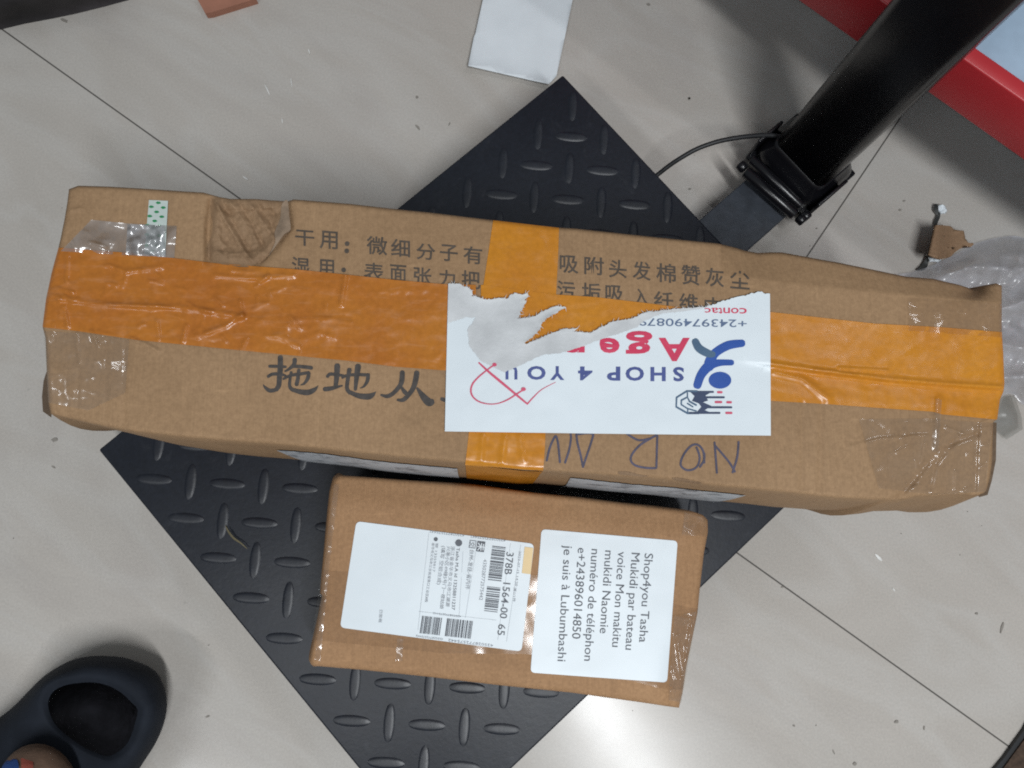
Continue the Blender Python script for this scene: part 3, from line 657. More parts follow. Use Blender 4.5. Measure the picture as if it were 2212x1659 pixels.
# shop label, its top edge torn off
tear = [(137,197),(205,200),(230,215),(255,222),(275,240),(280,262),(270,268),(300,275),(330,285),(375,290),(410,288),(435,285),(450,280),(490,288),(500,265),(530,255),(560,262),(605,255),(610,270),(585,300),(600,305),(580,335),(565,365),(555,395),(545,408),(580,402),(620,398),(650,390),(680,370),(720,350),(760,335),(800,328),(830,338),(815,350),(780,365),(750,385),(720,400),(690,430),(680,460),(660,490),(640,510),(610,530),(590,548),(600,555),(630,540),(680,520),(720,500),(770,480),(830,465),(870,462),(900,465),(870,480),(930,485),(975,490),(1000,475),(1040,455),(1090,430),(1130,415),(1180,410),(1230,400),(1280,375),(1330,360),(1350,365),(1400,355),(1440,350),(1500,345),(1600,340),(1650,335),(1690,325),(1760,300),(1830,278),(1900,265),(1950,250),(1985,243),(1995,255),(2035,257)]
rnd = random.Random(3)
def fray(pl, amp):
    out = []
    for (x0, y0), (x1, y1) in zip(pl, pl[1:]):
        n = max(1, int(math.hypot(x1-x0, y1-y0)/9))
        for k in range(n):
            t = k/n; out.append((x0+(x1-x0)*t+(rnd.uniform(-amp, amp) if k or len(out) else 0), y0+(y1-y0)*t+(rnd.uniform(-amp, amp) if k or len(out) else 0)))
    return out+[pl[-1]]
ft = fray(tear, 4)
LZ = 0.0021
lab = MB().poly(c('C', *(ft+[(2038, 680), (2040, 1095), (1000, 1083), (117, 1070)])), P_, LZ, 14).build('shop_label', M_label, bx)
inner = [(1690,330),(1600,352),(1540,362),(1400,375),(1290,420),(1250,455),(1180,482),(1050,522),(920,572),(820,604),(700,617),(620,652),(540,692),(470,722),(400,690),(330,655),(262,570),(250,470),(300,400),(250,395),(200,412),(136,432)]
ti = next(i for i, p in enumerate(ft) if p[0] >= 1690)
tear_px = c('C', *tear)
def curl(x, y, e):
    d = segdist(x, y, tear_px); return P_(x, y, e+0.0014*math.exp(-d/5)*(0.6+0.8*nz(x, y, 0.08, 2)))
tpm = MB().poly(c('C', *(ft[:ti]+fray(inner, 3))), curl, LZ+0.0004, 4)
for (x0, y0), (x1, y1) in zip(ft[:ti], ft[1:ti+1]):
    for _ in range(rnd.choice((0, 0, 1, 1))):
        k_ = rnd.random(); bx_, by_ = x0+(x1-x0)*k_, y0+(y1-y0)*k_; a_ = math.atan2(y1-y0, x1-x0)-math.pi/2+rnd.uniform(-1.1, 1.1); l_ = rnd.choice((5, 8, 10, 14, 22))*rnd.uniform(0.7, 1.2)
        tpm.stroke([(*c1('C', bx_-math.cos(a_)*4, by_-math.sin(a_)*4), 1.6), (*c1('C', bx_+math.cos(a_)*l_*0.5, by_+math.sin(a_)*l_*0.5), 1.0), (*c1('C', bx_+math.cos(a_)*l_+rnd.uniform(-3, 3), by_+math.sin(a_)*l_), 0.35)], curl, LZ+0.0003, None, 2, False)
tpm.build('torn_paper', M_torn, lab)
mb = MB(); e1_ = LZ+0.0002
for ch, b in (('S', (1463, 690, 1527, 775)), ('H', (1330, 690, 1420, 774)), ('O', (1183, 688, 1292, 772)), ('P', (1073, 688, 1152, 771)), ('4', (903, 687, 988, 769)), ('Y', (738, 685, 822, 767)), ('O', (603, 684, 712, 766)), ('U', (475, 682, 545, 764))):
    (x0, y0), (x1, y1) = c('C', b[:2], b[2:]); put_fit(mb, ch, (x0, y0, x1, y1), P_, e1_, 0.032, True)
mb.build('shop_lettering', M_navy, lab, False)
mb = MB()
for ch, b in (('A', (1378, 518, 1562, 656)), ('g', (1185, 477, 1342, 612)), ('e', (1030, 518, 1148, 608)), ('n', (815, 518, 942, 606))):
    (x0, y0), (x1, y1) = c('C', b[:2], b[2:]); put_fit(mb, ch, (x0, y0, x1, y1), P_, e1_, 0.03, True)
mb.build('agent_lettering', M_red, lab, False)
mb = MB(); put_text(mb, '+24397490879', c1('C', 1898, 412), c1('C', 1262, 402), 44*0.366, P_, e1_, 0.004); mb.build('phone_lettering', M_slate, lab, False)
mb = MB()
for ch, b in (('c', (1855, 342, 1898, 375)), ('o', (1805, 341, 1850, 374)), ('n', (1760, 340, 1799, 373)), ('t', (1732, 341, 1756, 378)), ('a', (1690, 340, 1728, 371)), ('c', (1650, 342, 1686, 369))):
    (x0, y0), (x1, y1) = c('C', b[:2], b[2:]); put_fit(mb, ch, (x0, y0, x1, y1), P_, e1_, 0.008, True)
mb.build('contact_lettering', M_red, lab, False)
k = 0.3662
mb = MB().disc(*c1('C', 1740, 768), 67*k, 50*k, P_, e1_, 28)
mb.stroke([(*c1('C', x, y), w*k) for x, y, w in ((1606, 800, 48), (1630, 735, 52), (1680, 680, 58), (1740, 665, 40), (1810, 664, 34))], P_, e1_+0.00004, None, 6)
mb.stroke([(*c1('C', x, y), w*k) for x, y, w in ((1872, 550, 44), (1790, 562, 52), (1715, 605, 52), (1682, 655, 60), (1675, 690, 60))], P_, e1_+0.00008, None, 6)
pe = mb.build('person_emblem', M_blue, lab, False)
MB().stroke([(*c1('C', x, y), w*k) for x, y, w in ((1594, 538, 42), (1618, 580, 48), (1670, 610, 46), (1700, 616, 36))], P_, e1_+0.00012, None, 6).build('emblem_leg', M_teal, lab, False)
mb = MB()
for st, w in (([(1605, 833), (1545, 832), (1484, 870), (1482, 925), (1548, 963), (1615, 963)], 12), ([(1515, 885), (1548, 868), (1560, 893), (1600, 915)], 11), ([(1512, 912), (1548, 935), (1600, 950)], 9), ([(1512, 885), (1512, 912)], 9), ([(1548, 905), (1580, 925)], 9), ([(1548, 842), (1548, 866)], 8), ([(1550, 938), (1550, 960)], 8)):
    mb.stroke(c('C', *st), P_, e1_, w*k, 1)
mb.build('box_emblem_outline', M_teal, lab, False)
mb = MB().poly(c('C', (1565, 838), (1690, 838), (1655, 858), (1670, 888), (1640, 898), (1690, 920), (1650, 945), (1690, 960), (1600, 960), (1630, 925), (1615, 905), (1575, 890), (1590, 862)), P_, e1_, 0)
for y, x0, x1 in ((837, 1610, 1700), (869, 1650, 1764), (928, 1660, 1808), (961, 1560, 1738)): mb.stroke(c('C', (x0, y), (x1, y)), P_, e1_+0.00004, 12*k, 1)
mb.build('box_emblem', M_dnavy, lab, False)
mb = MB()
for y, x0, x1 in ((839, 1728, 1750), (897, 1714, 1748), (898, 1783, 1805), (961, 1777, 1808)): mb.stroke(c('C', (x0, y), (x1, y)), P_, e1_, 14*k, 1)
mb.build('speed_dashes', M_pink, lab, False); mb = MB()
for st in ([(318,665,9),(380,722,13),(450,780,15),(540,855,13),(604,908,10)], [(604,908,9),(640,868,7),(690,822,5),(770,780,3)], [(412,675,8),(370,705,8),(310,755,9),(276,800,10),(274,850,10),(310,890,8),(370,908,6),(430,905,6),(490,882,8),(540,850,9),(585,822,9)]):
    mb.stroke([(*c1('C', x, y), w*k) for x, y, w in st], P_, e1_+0.00003*len(st), None, 6)
mb.disc(*c1('C', 410, 676), 13*k, 11*k, P_, e1_+0.0005).disc(*c1('C', 581, 821), 14*k, 11*k, P_, e1_+0.0005)
mb.build('heart_emblem', M_pink, lab, False)

# ------------------------------------------------------------------ small parcel
ZS = 0.146
UP2 = c('E', (215, 185), (250, 160), (500, 178), (800, 200), (1100, 225)) + c('F', (0, 95), (200, 120), (600, 165), (1000, 213), (1350, 255), (1420, 280), (1450, 315))
LO2 = c('E', (85, 1368), (115, 1366), (400, 1390), (800, 1432), (1264, 1487)) + c('F', (500, 1520), (1000, 1590), (1200, 1620), (1250, 1626))
LE2 = c('E', (215, 185), (195, 260), (165, 560), (140, 800), (132, 910), (146, 920), (120, 1060), (75, 1270), (62, 1345), (85, 1368))
RI2 = c('F', (1450, 315), (1452, 400), (1425, 540), (1395, 800), (1380, 960), (1340, 1150), (1300, 1350), (1275, 1520), (1250, 1626))
def small_extra(x, y, u, v):
    h = 0.0008*nz(x, y, 0.007, 11)+0.0002*nz(x, y, 0.03, 12)
    h -= 0.0035*sstep(0.16, 0.0, v)+0.002*sstep(0.9, 1.0, v)-0.002*math.sin(math.pi*u)*0.8
    h -= 0.0035*sstep(0.93, 1.0, u)
    return h
sm = BoxTop(UP2, LO2, LE2, RI2, ZS, 0.0028, small_extra)
sb = thing('parcel_box', 'small tan parcel with two white address labels, on the scale beside the long carton', 'parcel', (*V(1100, 1270, ZS).xy, PZ+0.001))
def wall_s(p, n, t): return 0.0015*math.sin(math.pi*t)*(1+nz(p.x, p.y, 20, 8))-0.001*t+(0.0048*math.sin(math.pi*min(1, t*1.2)) if n.x < -0.6 else 0)
c2 = sm.carton(150, 80, PZ+0.0025, wall_s, M_card2, sb)
Q_ = sm.P
def rounded(corners, r, n=5):
    out = []; m = len(corners)
    for i in range(m):
        p, a, b = Vector(corners[i]), Vector(corners[i-1]), Vector(corners[(i+1) % m]); u = (a-p).normalized(); v = (b-p).normalized()
        for k in range(n+1):
            t = k/n; s0, s1 = p+u*r, p+v*r; out.append(tuple(s0*(1-t)**2+p*2*t*(1-t)+s1*t*t))
    return out
sl = MB().poly(rounded(c('E', (356, 450), (1480, 593), (1400, 1274), (253, 1122)), 11), Q_, 0.0005, 16).build('shipping_label', M_label, sb)
al = MB().poly(rounded(c('F', (290, 378), (1241, 460), (1167, 1450), (213, 1380)), 10), Q_, 0.0005, 16).build('address_label', M_label, sb)
e2 = 0.0008; kF = 0.5727*0.54; kE = 0.633*0.54
mb = MB()
for txt, a, b in (('Shop4you Tasha', (1012, 547), (972, 1168)), ('Mukidi par bateau', (920, 543), (876, 1220)), ('voice Mon makitu', (825, 535), (783, 1200)), ('mukidi Naomie', (735, 527), (697, 1105)), ('numéro de téléphon', (640, 517), (588, 1297)), ('e+243896014850', (545, 508), (503, 1142)), ('je suis à Lubumbashi', (448, 492), (402, 1300))):
    put_text(mb, txt, c1('F', *a), c1('F', *b), 58*kF, Q_, e2, 0.0)
mb.build('address_lettering', M_ink, al, False)
mb = MB()
for txt, a, b, cap in (('378B', (1306, 645), (1292, 785), 45), ('1564-00', (1285, 838), (1262, 1062), 45), ('65', (1255, 1100), (1247, 1168), 45)):
    put_text(mb, txt, c1('E', *a), c1('E', *b), cap*kE, Q_, e2, 0.004)
mb.build('code_lettering', M_ink, sl, False); mb = MB()
for txt, a, b, cap in (('Tasha M.A id 13258811237', (990, 618), (958, 1010), 20),):
    put_text(mb, txt, c1('E', *a), c1('E', *b), cap*kE, Q_, e2, 0.0)
def tilt(p): return c1('E', *p)
def bars(mb, o, along, across, n, seed, gaps=()):
    """barcode: o corner, along = direction the code runs, across = bar direction (E crop units)"""
    r = random.Random(seed); t = 0.0
    while t < 1:
        w = r.choice((0.008, 0.014, 0.014, 0.022, 0.03))*42/n; g = r.choice((0.008, 0.012, 0.02))*42/n; t1 = min(1, t+w)
        if not any(a < t < b for a, b in gaps):
            mb.poly([tilt((o[0]+along[0]*q+across[0]*s, o[1]+along[1]*q+across[1]*s)) for q, s in ((t, 0), (t1, 0), (t1, 1), (t, 1))], Q_, e2, 0)
        t = t1+g
mb.build('name_lettering', M_ink, sl, False)
mb = MB()
bars(mb, (1215, 605), (-52, 412), (85, 10), 42, 4, ((0.52, 0.62),)); bars(mb, (772, 1048), (128, 14), (-16, 110), 20, 5); bars(mb, (930, 1064), (165, 18), (-15, 112), 24, 6)
mb.build('barcode', M_ink, sl, False)
mb = MB().poly([tilt(p) for p in ((1122, 574), (1172, 580), (1162, 646), (1112, 640))], Q_, e2, 0)
for a, b in (((1075, 571), (1113, 575)), ((1113, 575), (1106, 621)), ((1106, 621), (1068, 616)), ((1068, 616), (1075, 571))): mb.stroke([tilt(a), tilt(b)], Q_, e2, 1.3, 1)
mb.disc(*tilt((1003, 587)), 7.5, 7.5, Q_, e2).poly([tilt(p) for p in ((1000, 568), (978, 585), (1000, 606))], Q_, e2+0.00003, 0)
put_text(mb, '交', tilt((1079, 578)), tilt((1074, 612)), 22*kE, Q_, e2)
mb.disc(*tilt((858, 564)), 4.5, 4.5, Q_, e2)
mb.build('label_symbol', M_ink, sl, False)
mb = MB(); put_text(mb, '未', tilt((1128, 584)), tilt((1122, 636)), 36*kE, Q_, e2+0.0002, 0.02); mb.build('symbol_lettering', M_label, sl, False)
mb = MB()
for txt, a, b, cap in (('435028772575442', (1160, 690), (1132, 948), 22), ('台州-发往-省内件', (1076, 630), (1046, 880), 22), ('浙江省金华市义乌市江湖源', (958, 608), (922, 990), 19), ('兴港小区49幢5号门一楼姑娘', (930, 608), (884, 1004), 19), ('(填写 空姐合成)', (897, 606), (866, 850), 20),
                       ('435028772575442', (1040, 535), (820, 508), 14), ('435028772575442', (1300, 567), (1078, 540), 14), ('435028772575442', (905, 1190), (733, 1169), 12), ('435028772575442', (1222, 1229), (938, 1194), 16),
                       ('已验视', (504, 1010), (498, 1090), 16), ('2023-07-15 14:20', (1384, 640), (1360, 860), 14), ('第1/1件', (1352, 870), (1345, 960), 14), ('寄 13255817', (858, 588), (838, 770), 14), ('金华市义乌市江东街道青口工业区8栋', (836, 586), (790, 962), 14),
                       ('435028772575442', (1018, 1048), (842, 1026), 11)):
    put_text(mb, txt, tilt(a), tilt(b), cap*kE, Q_, e2, 0.0)
for a, b in (((1330, 590), (1250, 1200)), ((1395, 600), (1305, 1210)), ((815, 520), (745, 1140)), ((1110, 645), (1045, 1060)), ((1030, 640), (1005, 1050)), ((750, 1020), (1240, 1075))): mb.stroke([tilt(a), tilt(b)], Q_, e2-0.0001, 0.5, 1, False)
mb.build('fine_print', M_ink2, sl, False)
MB().poly([tilt(p) for p in ((1420, 612), (1474, 619), (1458, 786), (1402, 778))], Q_, e2+0.0001, 0).build('yellow_sticker', M_yellow, sl)
# clear tape round the parcel, under the labels
sm.patch(c('E', (136, 760), (900, 800)) + c('F', (300, 700), (1210, 900), (1385, 935)), c('E', (75, 1200), (900, 1285)) + c('F', (200, 1250), (1160, 1500), (1285, 1500)), 0.0003, 160, 40, 0.0, 51).build('clear_tape', M_clear, sb)
WR = [(c('F', *p), w, d) for p, w, d in ((((1215, 985), (1290, 1000), (1350, 1010)), 4, .0026), (((1235, 1120), (1260, 1280), (1278, 1440)), 4, .0028), (((1345, 1020), (1310, 1200), (1280, 1400)), 4, .0028), (((1200, 1330), (1235, 1430)), 3, .002), (((1195, 1500), (1225, 1560)), 5, .0024), (((1380, 860), (1350, 960)), 4, .002))]
def wr_surf(x, y, e):
    h = 0.0
    for pl, w, d in WR:
        q = segdist(x, y, pl)
        if q < 3*w: h += d*math.exp(-(q/w)**2)
    return Q_(x, y, e+h+0.0006*(1+nz(x, y, 0.05, 9)))
sm.patch(c('E', (216, 215), (172, 560), (140, 880), (92, 1330)), c('E', (250, 215), (205, 560), (172, 880), (128, 1335)), 0.0012, 120, 8, 0.0012, 57).build('clear_tape', M_clear_wr, sb)
sm.patch(c('F', (1290, 262), (1440, 300)), c('F', (1270, 420), (1436, 430)), 0.0010, 40, 40, 0.0012, 58).build('clear_tape', M_clear_wr, sb)
sm.patch(c('E', (615, 1190), (655, 1196)), c('E', (605, 1330), (645, 1335)), 0.0010, 12, 40, 0.0012, 59).build('clear_tape', M_clear_wr, sb)
MB().poly(c('F', (1218, 985), (1370, 955), (1335, 1150), (1300, 1350), (1270, 1590), (1178, 1575), (1192, 1300)), wr_surf, 0.0010, 3).build('clear_tape', M_clear_wr, sb)

# ================================================================== THINGS ON THE FLOOR
def loose(name, outline, surf, thick, m, label, cat, grid=16):
    mb = MB().poly(outline, surf, 0.0, grid); me_o = mb.build(name, m)
    md = me_o.modifiers.new('thick', 'SOLIDIFY'); md.thickness = thick; md.offset = -1
    return tag(me_o, label, cat)
# white sheet, running under the scale
shp = c('T', (480, -300), (415, 0), (320, 430), (300, 470), (275, 600), (230, 830), (600, 918), (900, 985), (1000, 1010), (1250, 1062), (1345, 960), (1450, 480), (1550, 0), (1620, -300))
loose('paper_sheet', shp, lambda x, y, e: V(x, y, 0.0026+0.0012*(1+nz(x, y, 0.012, 6))+0.004*math.exp(-segdist(x, y, c('T', (415, 0), (230, 830)))/14)+0.003*math.exp(-segdist(x, y, c('T', (230, 830), (1250, 1060)))/10)), 0.0003, M_sheet, 'white paper sheet with a nicked edge, half under the top corner of the scale', 'paper')
# black clog and the foot in it
shoe_o = smooth(c('H', (100, 960), (220, 840), (370, 690), (500, 600), (640, 530), (800, 497), (950, 495), (1100, 510), (1250, 560), (1360, 615), (1425, 700), (1462, 800), (1475, 900), (1470, 1010), (1430, 1150), (1370, 1280), (1280, 1420), (1150, 1620), (950, 1900), (600, 2150), (150, 2250), (-350, 2100), (-600, 1750), (-450, 1400), (-150, 1150)), 4, True)
oval = smooth(c('H', (355, 900), (400, 780), (520, 710), (700, 680), (850, 680), (1000, 720), (1130, 800), (1230, 900), (1280, 960), (1250, 1100), (1200, 1250), (1130, 1350), (1000, 1430), (900, 1420), (700, 1330), (500, 1180), (400, 1060)), 4, True)
def polar(poly, cx, cy, a):
    dx, dy = math.cos(a), math.sin(a); best = 1
    for (x0, y0), (x1, y1) in zip(poly, poly[1:]+poly[:1]):
        ex, ey = x1-x0, y1-y0; den = dx*ey-dy*ex
        if abs(den) < 1e-9: continue
        t = ((x0-cx)*ey-(y0-cy)*ex)/den; u = ((x0-cx)*dy-(y0-cy)*dx)/den
        if t > 0 and -1e-6 <= u <= 1+1e-6: best = max(best, t)
    return best
ocx, ocy = c1('H', 850, 1050); rings = []; NS = 64
ring_def = [('o', 0.97, 0.0), ('o', 1.0, 0.006), ('o', 1.0, 0.022), ('o', 0.985, 0.034), ('m', 0.25, 0.047), ('m', 0.5, 0.057), ('m', 0.8, 0.0625), ('m', 1.0, 0.0628), ('i', 0.95, 0.0620), ('i', 0.86, 0.0590), ('i', 0.6, 0.0555), ('i', 0.3, 0.055), ('i', 0.02, 0.055)]
for kind, f, z in ring_def:
    r = []
    for q in range(NS):
        a = q*2*math.pi/NS; ro, ri_ = polar(shoe_o, ocx, ocy, a), polar(oval, ocx, ocy, a)
        rr = ro*f if kind == 'o' else (ro*(1-f)+ri_*f)*1.0 if kind == 'm' else ri_*f
        r.append(V(ocx+rr*math.cos(a), ocy+rr*math.sin(a), z))
    rings.append(r)
M_shoe = plain('black_clog_rubber', (0.013, 0.0165, 0.024), 0.85, 0.2, 50, 0.35, 150, Specular_IOR_Level=0.2)
M_inset = plain('dark_toe_panel', (0.0105, 0.0105, 0.0135), 0.95, 0.3, 80, 0.3, 200, Specular_IOR_Level=0.1)
clog = thing('clog', 'black rubber clog with a dark oval toe panel, on the tiles beside the scale', 'clog', (*V(ocx, ocy, 0).xy, 0))
loft(rings[:9]+[rings[9]], False).build('upper', M_shoe, clog); loft(rings[9:]).build('toe_panel', M_inset, clog)
fx, fy = c1('H', 330, 1680); rr = []
for z, f, sx, sy in ((0.050, 1.0, 0, 0), (0.078, 1.0, 0, 0), (0.088, 0.93, -4, 4), (0.096, 0.75, -12, 14), (0.104, 0.5, -40, 40), (0.108, 0.30, -60, 60)):
    rr.append([V(fx+sx+math.cos(a*2*math.pi/32)*88*f, fy+sy+math.sin(a*2*math.pi/32)*100*f, z) for a in range(32)])
ml = loft(rr)
ml.tube([V(fx-40, fy+60, 0.07), V(fx-90, fy+130, 0.11), V(fx-150, fy+210, 0.145)], [0.03, 0.034, 0.033], 24)
M_sock = plain('brown_sock', (0.13, 0.078, 0.052), 0.9, 0.25, 60, 0.4, 200); M_so = plain('orange_sock_patch', (0.42, 0.10, 0.07), 0.9, 0.1); M_sbl = plain('blue_sock_patch', (0.012, 0.06, 0.24), 0.9, 0.1)
man = thing('person', 'foot in a brown sock with orange and blue patches, inside the black clog', 'person', (*V(fx, fy, 0).xy, 0.03))
ml.build('body', M_sock, man)
def zsock(x, y):
    f = math.hypot((x-fx+20)/88, (y-fy-20)/100); return interp([(0.0, 0.1085), (0.3, 0.1085), (0.5, 0.105), (0.75, 0.097), (0.93, 0.089), (1.0, 0.078)], min(1, f))
for nm, m, pts in (('sock_patch', M_so, ((185, 1430), (190, 1395), (235, 1372), (280, 1395), (292, 1430), (285, 1500), (200, 1500))), ('sock_patch', M_sbl, ((20, 1500), (40, 1440), (80, 1412), (140, 1408), (160, 1440), (155, 1500)))):
    MB().poly(smooth(c('H', *pts), 3, True), lambda x, y, e: V(x, y, zsock(x, y)+0.002), 0.0, 8).build(nm, m, man)
# low table with a red rim and pale blue top
def tline(k, x, y): return Vector(c1(k, x, y))
tz0, tz1 = 0.128, 0.176
ea, eb = V(*c1('G', 950, 0), tz0), V(*c1('G', 2206, 890), tz0); td = (eb-ea).normalized(); tn = Vector((-td.y, td.x, 0)); ea = ea-td*0.5; LT = 1.9
tb = thing('low_table', 'low red-rimmed table with a pale blue top behind the scale column', 'low table', (*(ea+td*LT/2+tn*0.35).xy, 0))
M_redp = plain('red_enamel', (0.46, 0.026, 0.034), 0.35, 0.08, 20, 0.05, 200); M_bluet = plain('pale_blue_laminate', (0.36, 0.48, 0.62), 0.4, 0.06)
mid_ = ea+td*LT/2
rim = MB().obox((*(mid_+tn*0.007).xy, (tz0+tz1)/2), td*LT/2, tn*0.007, UZ*(tz1-tz0)/2, 0.0018)
rim.obox((*(mid_+tn*0.693).xy, (tz0+tz1)/2), td*LT/2, tn*0.007, UZ*(tz1-tz0)/2, 0.0018)
for s in (0.007, LT-0.007): rim.obox((*(ea+td*s+tn*0.35).xy, (tz0+tz1)/2), td*0.007, tn*0.334, UZ*(tz1-tz0)/2, 0.0018)
rim.build('rim', M_redp, tb)
MB().obox((*(mid_+tn*0.35).xy, tz1-0.010), td*(LT/2-0.0145), tn*0.3355, UZ*0.008).build('tabletop', M_bluet, tb)
for s in (0.06, LT-0.06):
    for w in (0.12, 0.64): q = ea+td*s+tn*w; MB().obox((q.x, q.y, tz0/2), td*0.02, tn*0.02, UZ*tz0/2, 0.002).build('leg', M_redp, tb)
# plastic bag
bagl = c('D', (940, 300), (1030, 262), (1120, 232), (1200, 200), (1310, 142), (1360, 112), (1450, 82), (1560, 62), (1660, 72), (1850, 160), (1950, 500), (1900, 900), (1700, 985), (1640, 990), (1600, 942), (1555, 935), (1500, 960), (1400, 900), (1350, 700), (1200, 500))
bago = smooth(bagl, 3, True)
def bsurf(x, y, e):
    d = segdist(x, y, bagl+bagl[:1]); k = sstep(0, 45, d)
    r1 = 1-abs(nz(x*0.7+y*0.3, y*1.1, 0.011, 60)); r2 = 1-abs(nz(x+y*0.5, y, 0.024, 61)); r3 = nz(x, y, 0.06, 62)
    return V(x, y, 0.004+k*(0.012+0.026*r1**3+0.006*r2**2+0.001*r3)+e)
bgo = MB().poly(bago, bsurf, 0.0, 5).build('plastic_bag', M_bag); tag(bgo, 'crumpled clear plastic bag lying beside the right end of the long carton', 'plastic bag')
MB().poly(c('D', (1492, 1128), (1556, 1186), (1646, 1130), (1640, 1060), (1600, 940), (1540, 950), (1510, 1040)), lambda x, y, e: V(x, y, 0.006+0.003*nz(x, y, 0.03, 1)+e), 0.0, 6).build('folded_corner', film('folded_plastic_film', (0.70, 0.70, 0.68), (0.36, 0.36, 0.35), 0.6, 0.35, 60, 0.3, 0.3), bgo)
loose('cardboard_scrap', c('N', (780, 508), (850, 510), (970, 520), (1040, 570), (1160, 590), (1170, 690), (1220, 740), (1300, 765), (1250, 797), (1150, 805), (1050, 860), (980, 930), (850, 957), (770, 940), (700, 900), (722, 800), (760, 620)), lambda x, y, e: V(x, y, 0.010+0.016*sstep(*[c1('N', 1000, 0)[0], c1('N', 740, 0)[0]], x)+0.001*nz(x, y, 0.1, 2)), 0.0025, M_scrap, 'torn brown cardboard scrap sticking out of the plastic bag', 'cardboard scrap', 8)
for pts, lb_ in (([(850, 235), (900, 225), (935, 250), (960, 310), (930, 350), (870, 345), (850, 300)], 'small white paper chip on the tile above the cardboard scrap'), ([(705, 940), (740, 925), (775, 950), (880, 962), (860, 985), (720, 990)], 'small white paper chip between the cardboard scrap and the bag')):
    loose('paper_chip', c('N', *pts), lambda x, y, e: V(x, y, 0.006+0.004*nz(x, y, 0.2, 4)), 0.0015, M_sheet, lb_, 'paper chip', 4)
st = smooth([(*c1('N', x, y), w) for x, y, w in ((812, 235, 14), (815, 300, 16), (845, 365, 14), (815, 450, 14), (790, 540, 10), (750, 700, 8), (712, 880, 9), (690, 960, 16), (650, 1050, 22), (570, 1095, 8))], 5)
so_ = MB().stroke([(p[0], p[1], p[2]*0.55) for p in st], lambda x, y, e: V(x, y, 0.004+0.002*nz(x, y, 0.05, 3)), 0.0, None, 1).build('dark_strip', plain('dark_strip_surface', (0.035, 0.037, 0.035), 0.5)); tag(so_, 'thin dark strip along the left side of the cardboard scrap', 'plastic strip')  # narrow dark ribbon beside the scrap
# dark bag, top left; salmon carton corner; brown mat, bottom right
dk = c('Q', (-200, 270), (0, 238), (200, 190), (430, 147), (600, 112), (850, 50), (1030, 0), (1150, -60), (900, -500), (-200, -600))
dsurf = lambda x, y, e: V(x, y, 0.001+0.045*sstep(0, 60, segdist(x, y, dk+dk[:1]))+0.006*nz(x, y, 0.02, 5)*sstep(0, 30, segdist(x, y, dk+dk[:1])))
tag(MB().poly(dk, dsurf, 0.0, 10).build('cloth_bag', plain('dark_grey_cloth', (0.03, 0.026, 0.028), 0.9, 0.5, 14, 0.4, 120)), 'dark grey cloth bag on the floor in the top left corner', 'bag')
qp = [V(*p, 0.008).xy for p in c('Q', (1570, -40), (1650, 106), (1700, 100), (2060, -12), (1980, -200))]
tag(MB().prism([tuple(p) for p in qp], 0.0, 0.008).build('salmon_carton', plain('salmon_card', (0.36, 0.16, 0.105), 0.7, 0.15, 40), None, False), 'salmon brown carton corner at the top edge left of the white sheet', 'carton')
mp_ = [V(*p, 0.004).xy for p in c('R', (1950, 620), (1766, 985), (1660, 1130), (1560, 1270), (1420, 1470), (1262, 1659), (1100, 1850), (2100, 2300), (2500, 900))]
mt = thing('door_mat', 'brown mat with a black border at the bottom right corner', 'mat', (*V(2205, 1650, 0).xy, 0))
MB().prism([tuple(p) for p in mp_], 0.0, 0.004).build('border', M_cable, mt, False)
mi_ = [V(*p, 0.005).xy for p in c('R', (2020, 660), (1850, 1040), (1640, 1325), (1345, 1730), (1200, 1900), (2050, 2200), (2400, 1000))]
MB().prism([tuple(p) for p in mi_], 0.0035, 0.0055).build('pile', plain('brown_pile', (0.06, 0.038, 0.026), 0.95, 0.4, 200, 0.5, 400), mt, False)
lf = MB().stroke([(*p, w) for p, w in zip([(lambda q: ((300+q[0]*1200/1451)*0.540039, (1700+q[1]*1372/1659)*0.540039))(q) for q in ((728, 488), (745, 520), (768, 548), (800, 570), (832, 598))], (1.5, 4.0, 4.5, 3.0, 1.2))], lambda x, y, e: V(x, y, PZ+0.003+0.001*nz(x, y, 0.2, 1)), 0.0, None, 4).build('dry_leaf', plain('dry_straw', (0.12, 0.10, 0.05), 0.7, 0.3))
tag(lf, 'shred of dry leaf lying on the black scale plate left of the parcel', 'leaf')
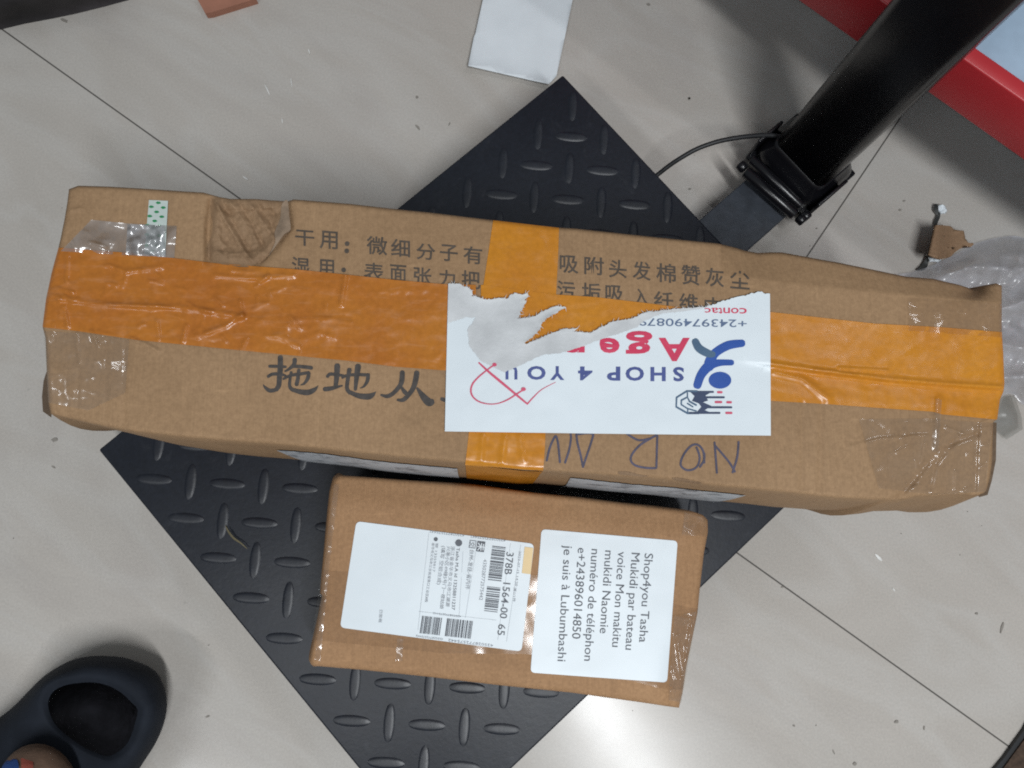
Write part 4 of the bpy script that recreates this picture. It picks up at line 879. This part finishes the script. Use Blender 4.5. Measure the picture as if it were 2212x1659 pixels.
# grit and hairs on the tiles
mb = MB(); rg = random.Random(11)
def fleck(k, x, y, l, w, a):
    p = c1(k, x, y); q = V(*p, 0.0); d = Vector((math.cos(a), math.sin(a), 0)); n = Vector((-d.y, d.x, 0))
    pl = []
    for i in range(9):
        t = i*2*math.pi/9; rr_ = rg.uniform(0.65, 1.1); pl.append(((q+d*l/2*math.cos(t)*rr_+n*w/2*math.sin(t)*rr_).x, (q+d*l/2*math.cos(t)*rr_+n*w/2*math.sin(t)*rr_).y))
    mb.prism(pl, 0.0002, 0.0008)
for a in (('X', 2080, 755, .012, .0022, 1.2), ('X', 1455, 1310, .004, .003, .5), ('X', 1085, 1490, .005, .0012, -1.2), ('X', 1210, 1560, .004, .003, .2), ('X', 1620, 1350, .004, .0015, 1.4), ('X', 1930, 672, .003, .002, .3), ('X', 850, 1335, .002, .002, 0), ('X', 780, 515, .0025, .0015, 0),
          ('Q', 515, 165, .009, .0035, -.4), ('Y', 270, 410, .007, .0025, -.9), ('Y', 265, 220, .004, .003, -1), ('Y', 1985, 230, .003, .003, 0), ('Y', 470, 390, .004, .001, 1.2), ('K', 845, 565, .003, .002, .4), ('K', 1780, 855, .002, .0015, 0), ('G', 355, 545, .003, .003, 0), ('G', 130, 25, .003, .004, 1), ('H', 1840, 1030, .004, .0015, .4),
          ('N', 385, 180, .003, .0015, .2), ('N', 330, 300, .003, .002, .4), ('N', 600, 860, .004, .0012, .5), ('A', 280, 1480, .006, .004, .2), ('A', 275, 1620, .004, .0015, -.6)): fleck(*a)
for _ in range(30):
    fleck('Z', rg.uniform(0, 2212), rg.uniform(0, 1659), rg.uniform(.0006, .0014), rg.uniform(.0004, .0008), rg.uniform(0, 3))
gr = mb.build('floor_grit', plain('dark_grit', (0.25, 0.23, 0.205), 0.8), None, False); gr['kind'] = 'stuff'
mb = MB()  # white chips, plus glints on the polished tiles painted as pale streaks
for a in (('X', 1350, 340, .010, .0028, -.9), ('X', 1440, 530, .004, .0012, -.9), ('Z', 668, 112, .006, .0014, 1.9), ('Z', 630, 180, .012, .0012, 1.75), ('Z', 578, 195, .014, .0016, 2.05), ('Z', 530, 385, .006, .0016, -.6), ('Z', 610, 262, .006, .0012, 1.7)): fleck(*a)
gw = mb.build('white_crumbs_and_glints', plain('white_crumb_and_glint', (0.7, 0.7, 0.68), 0.6), None, False); gw['kind'] = 'stuff'
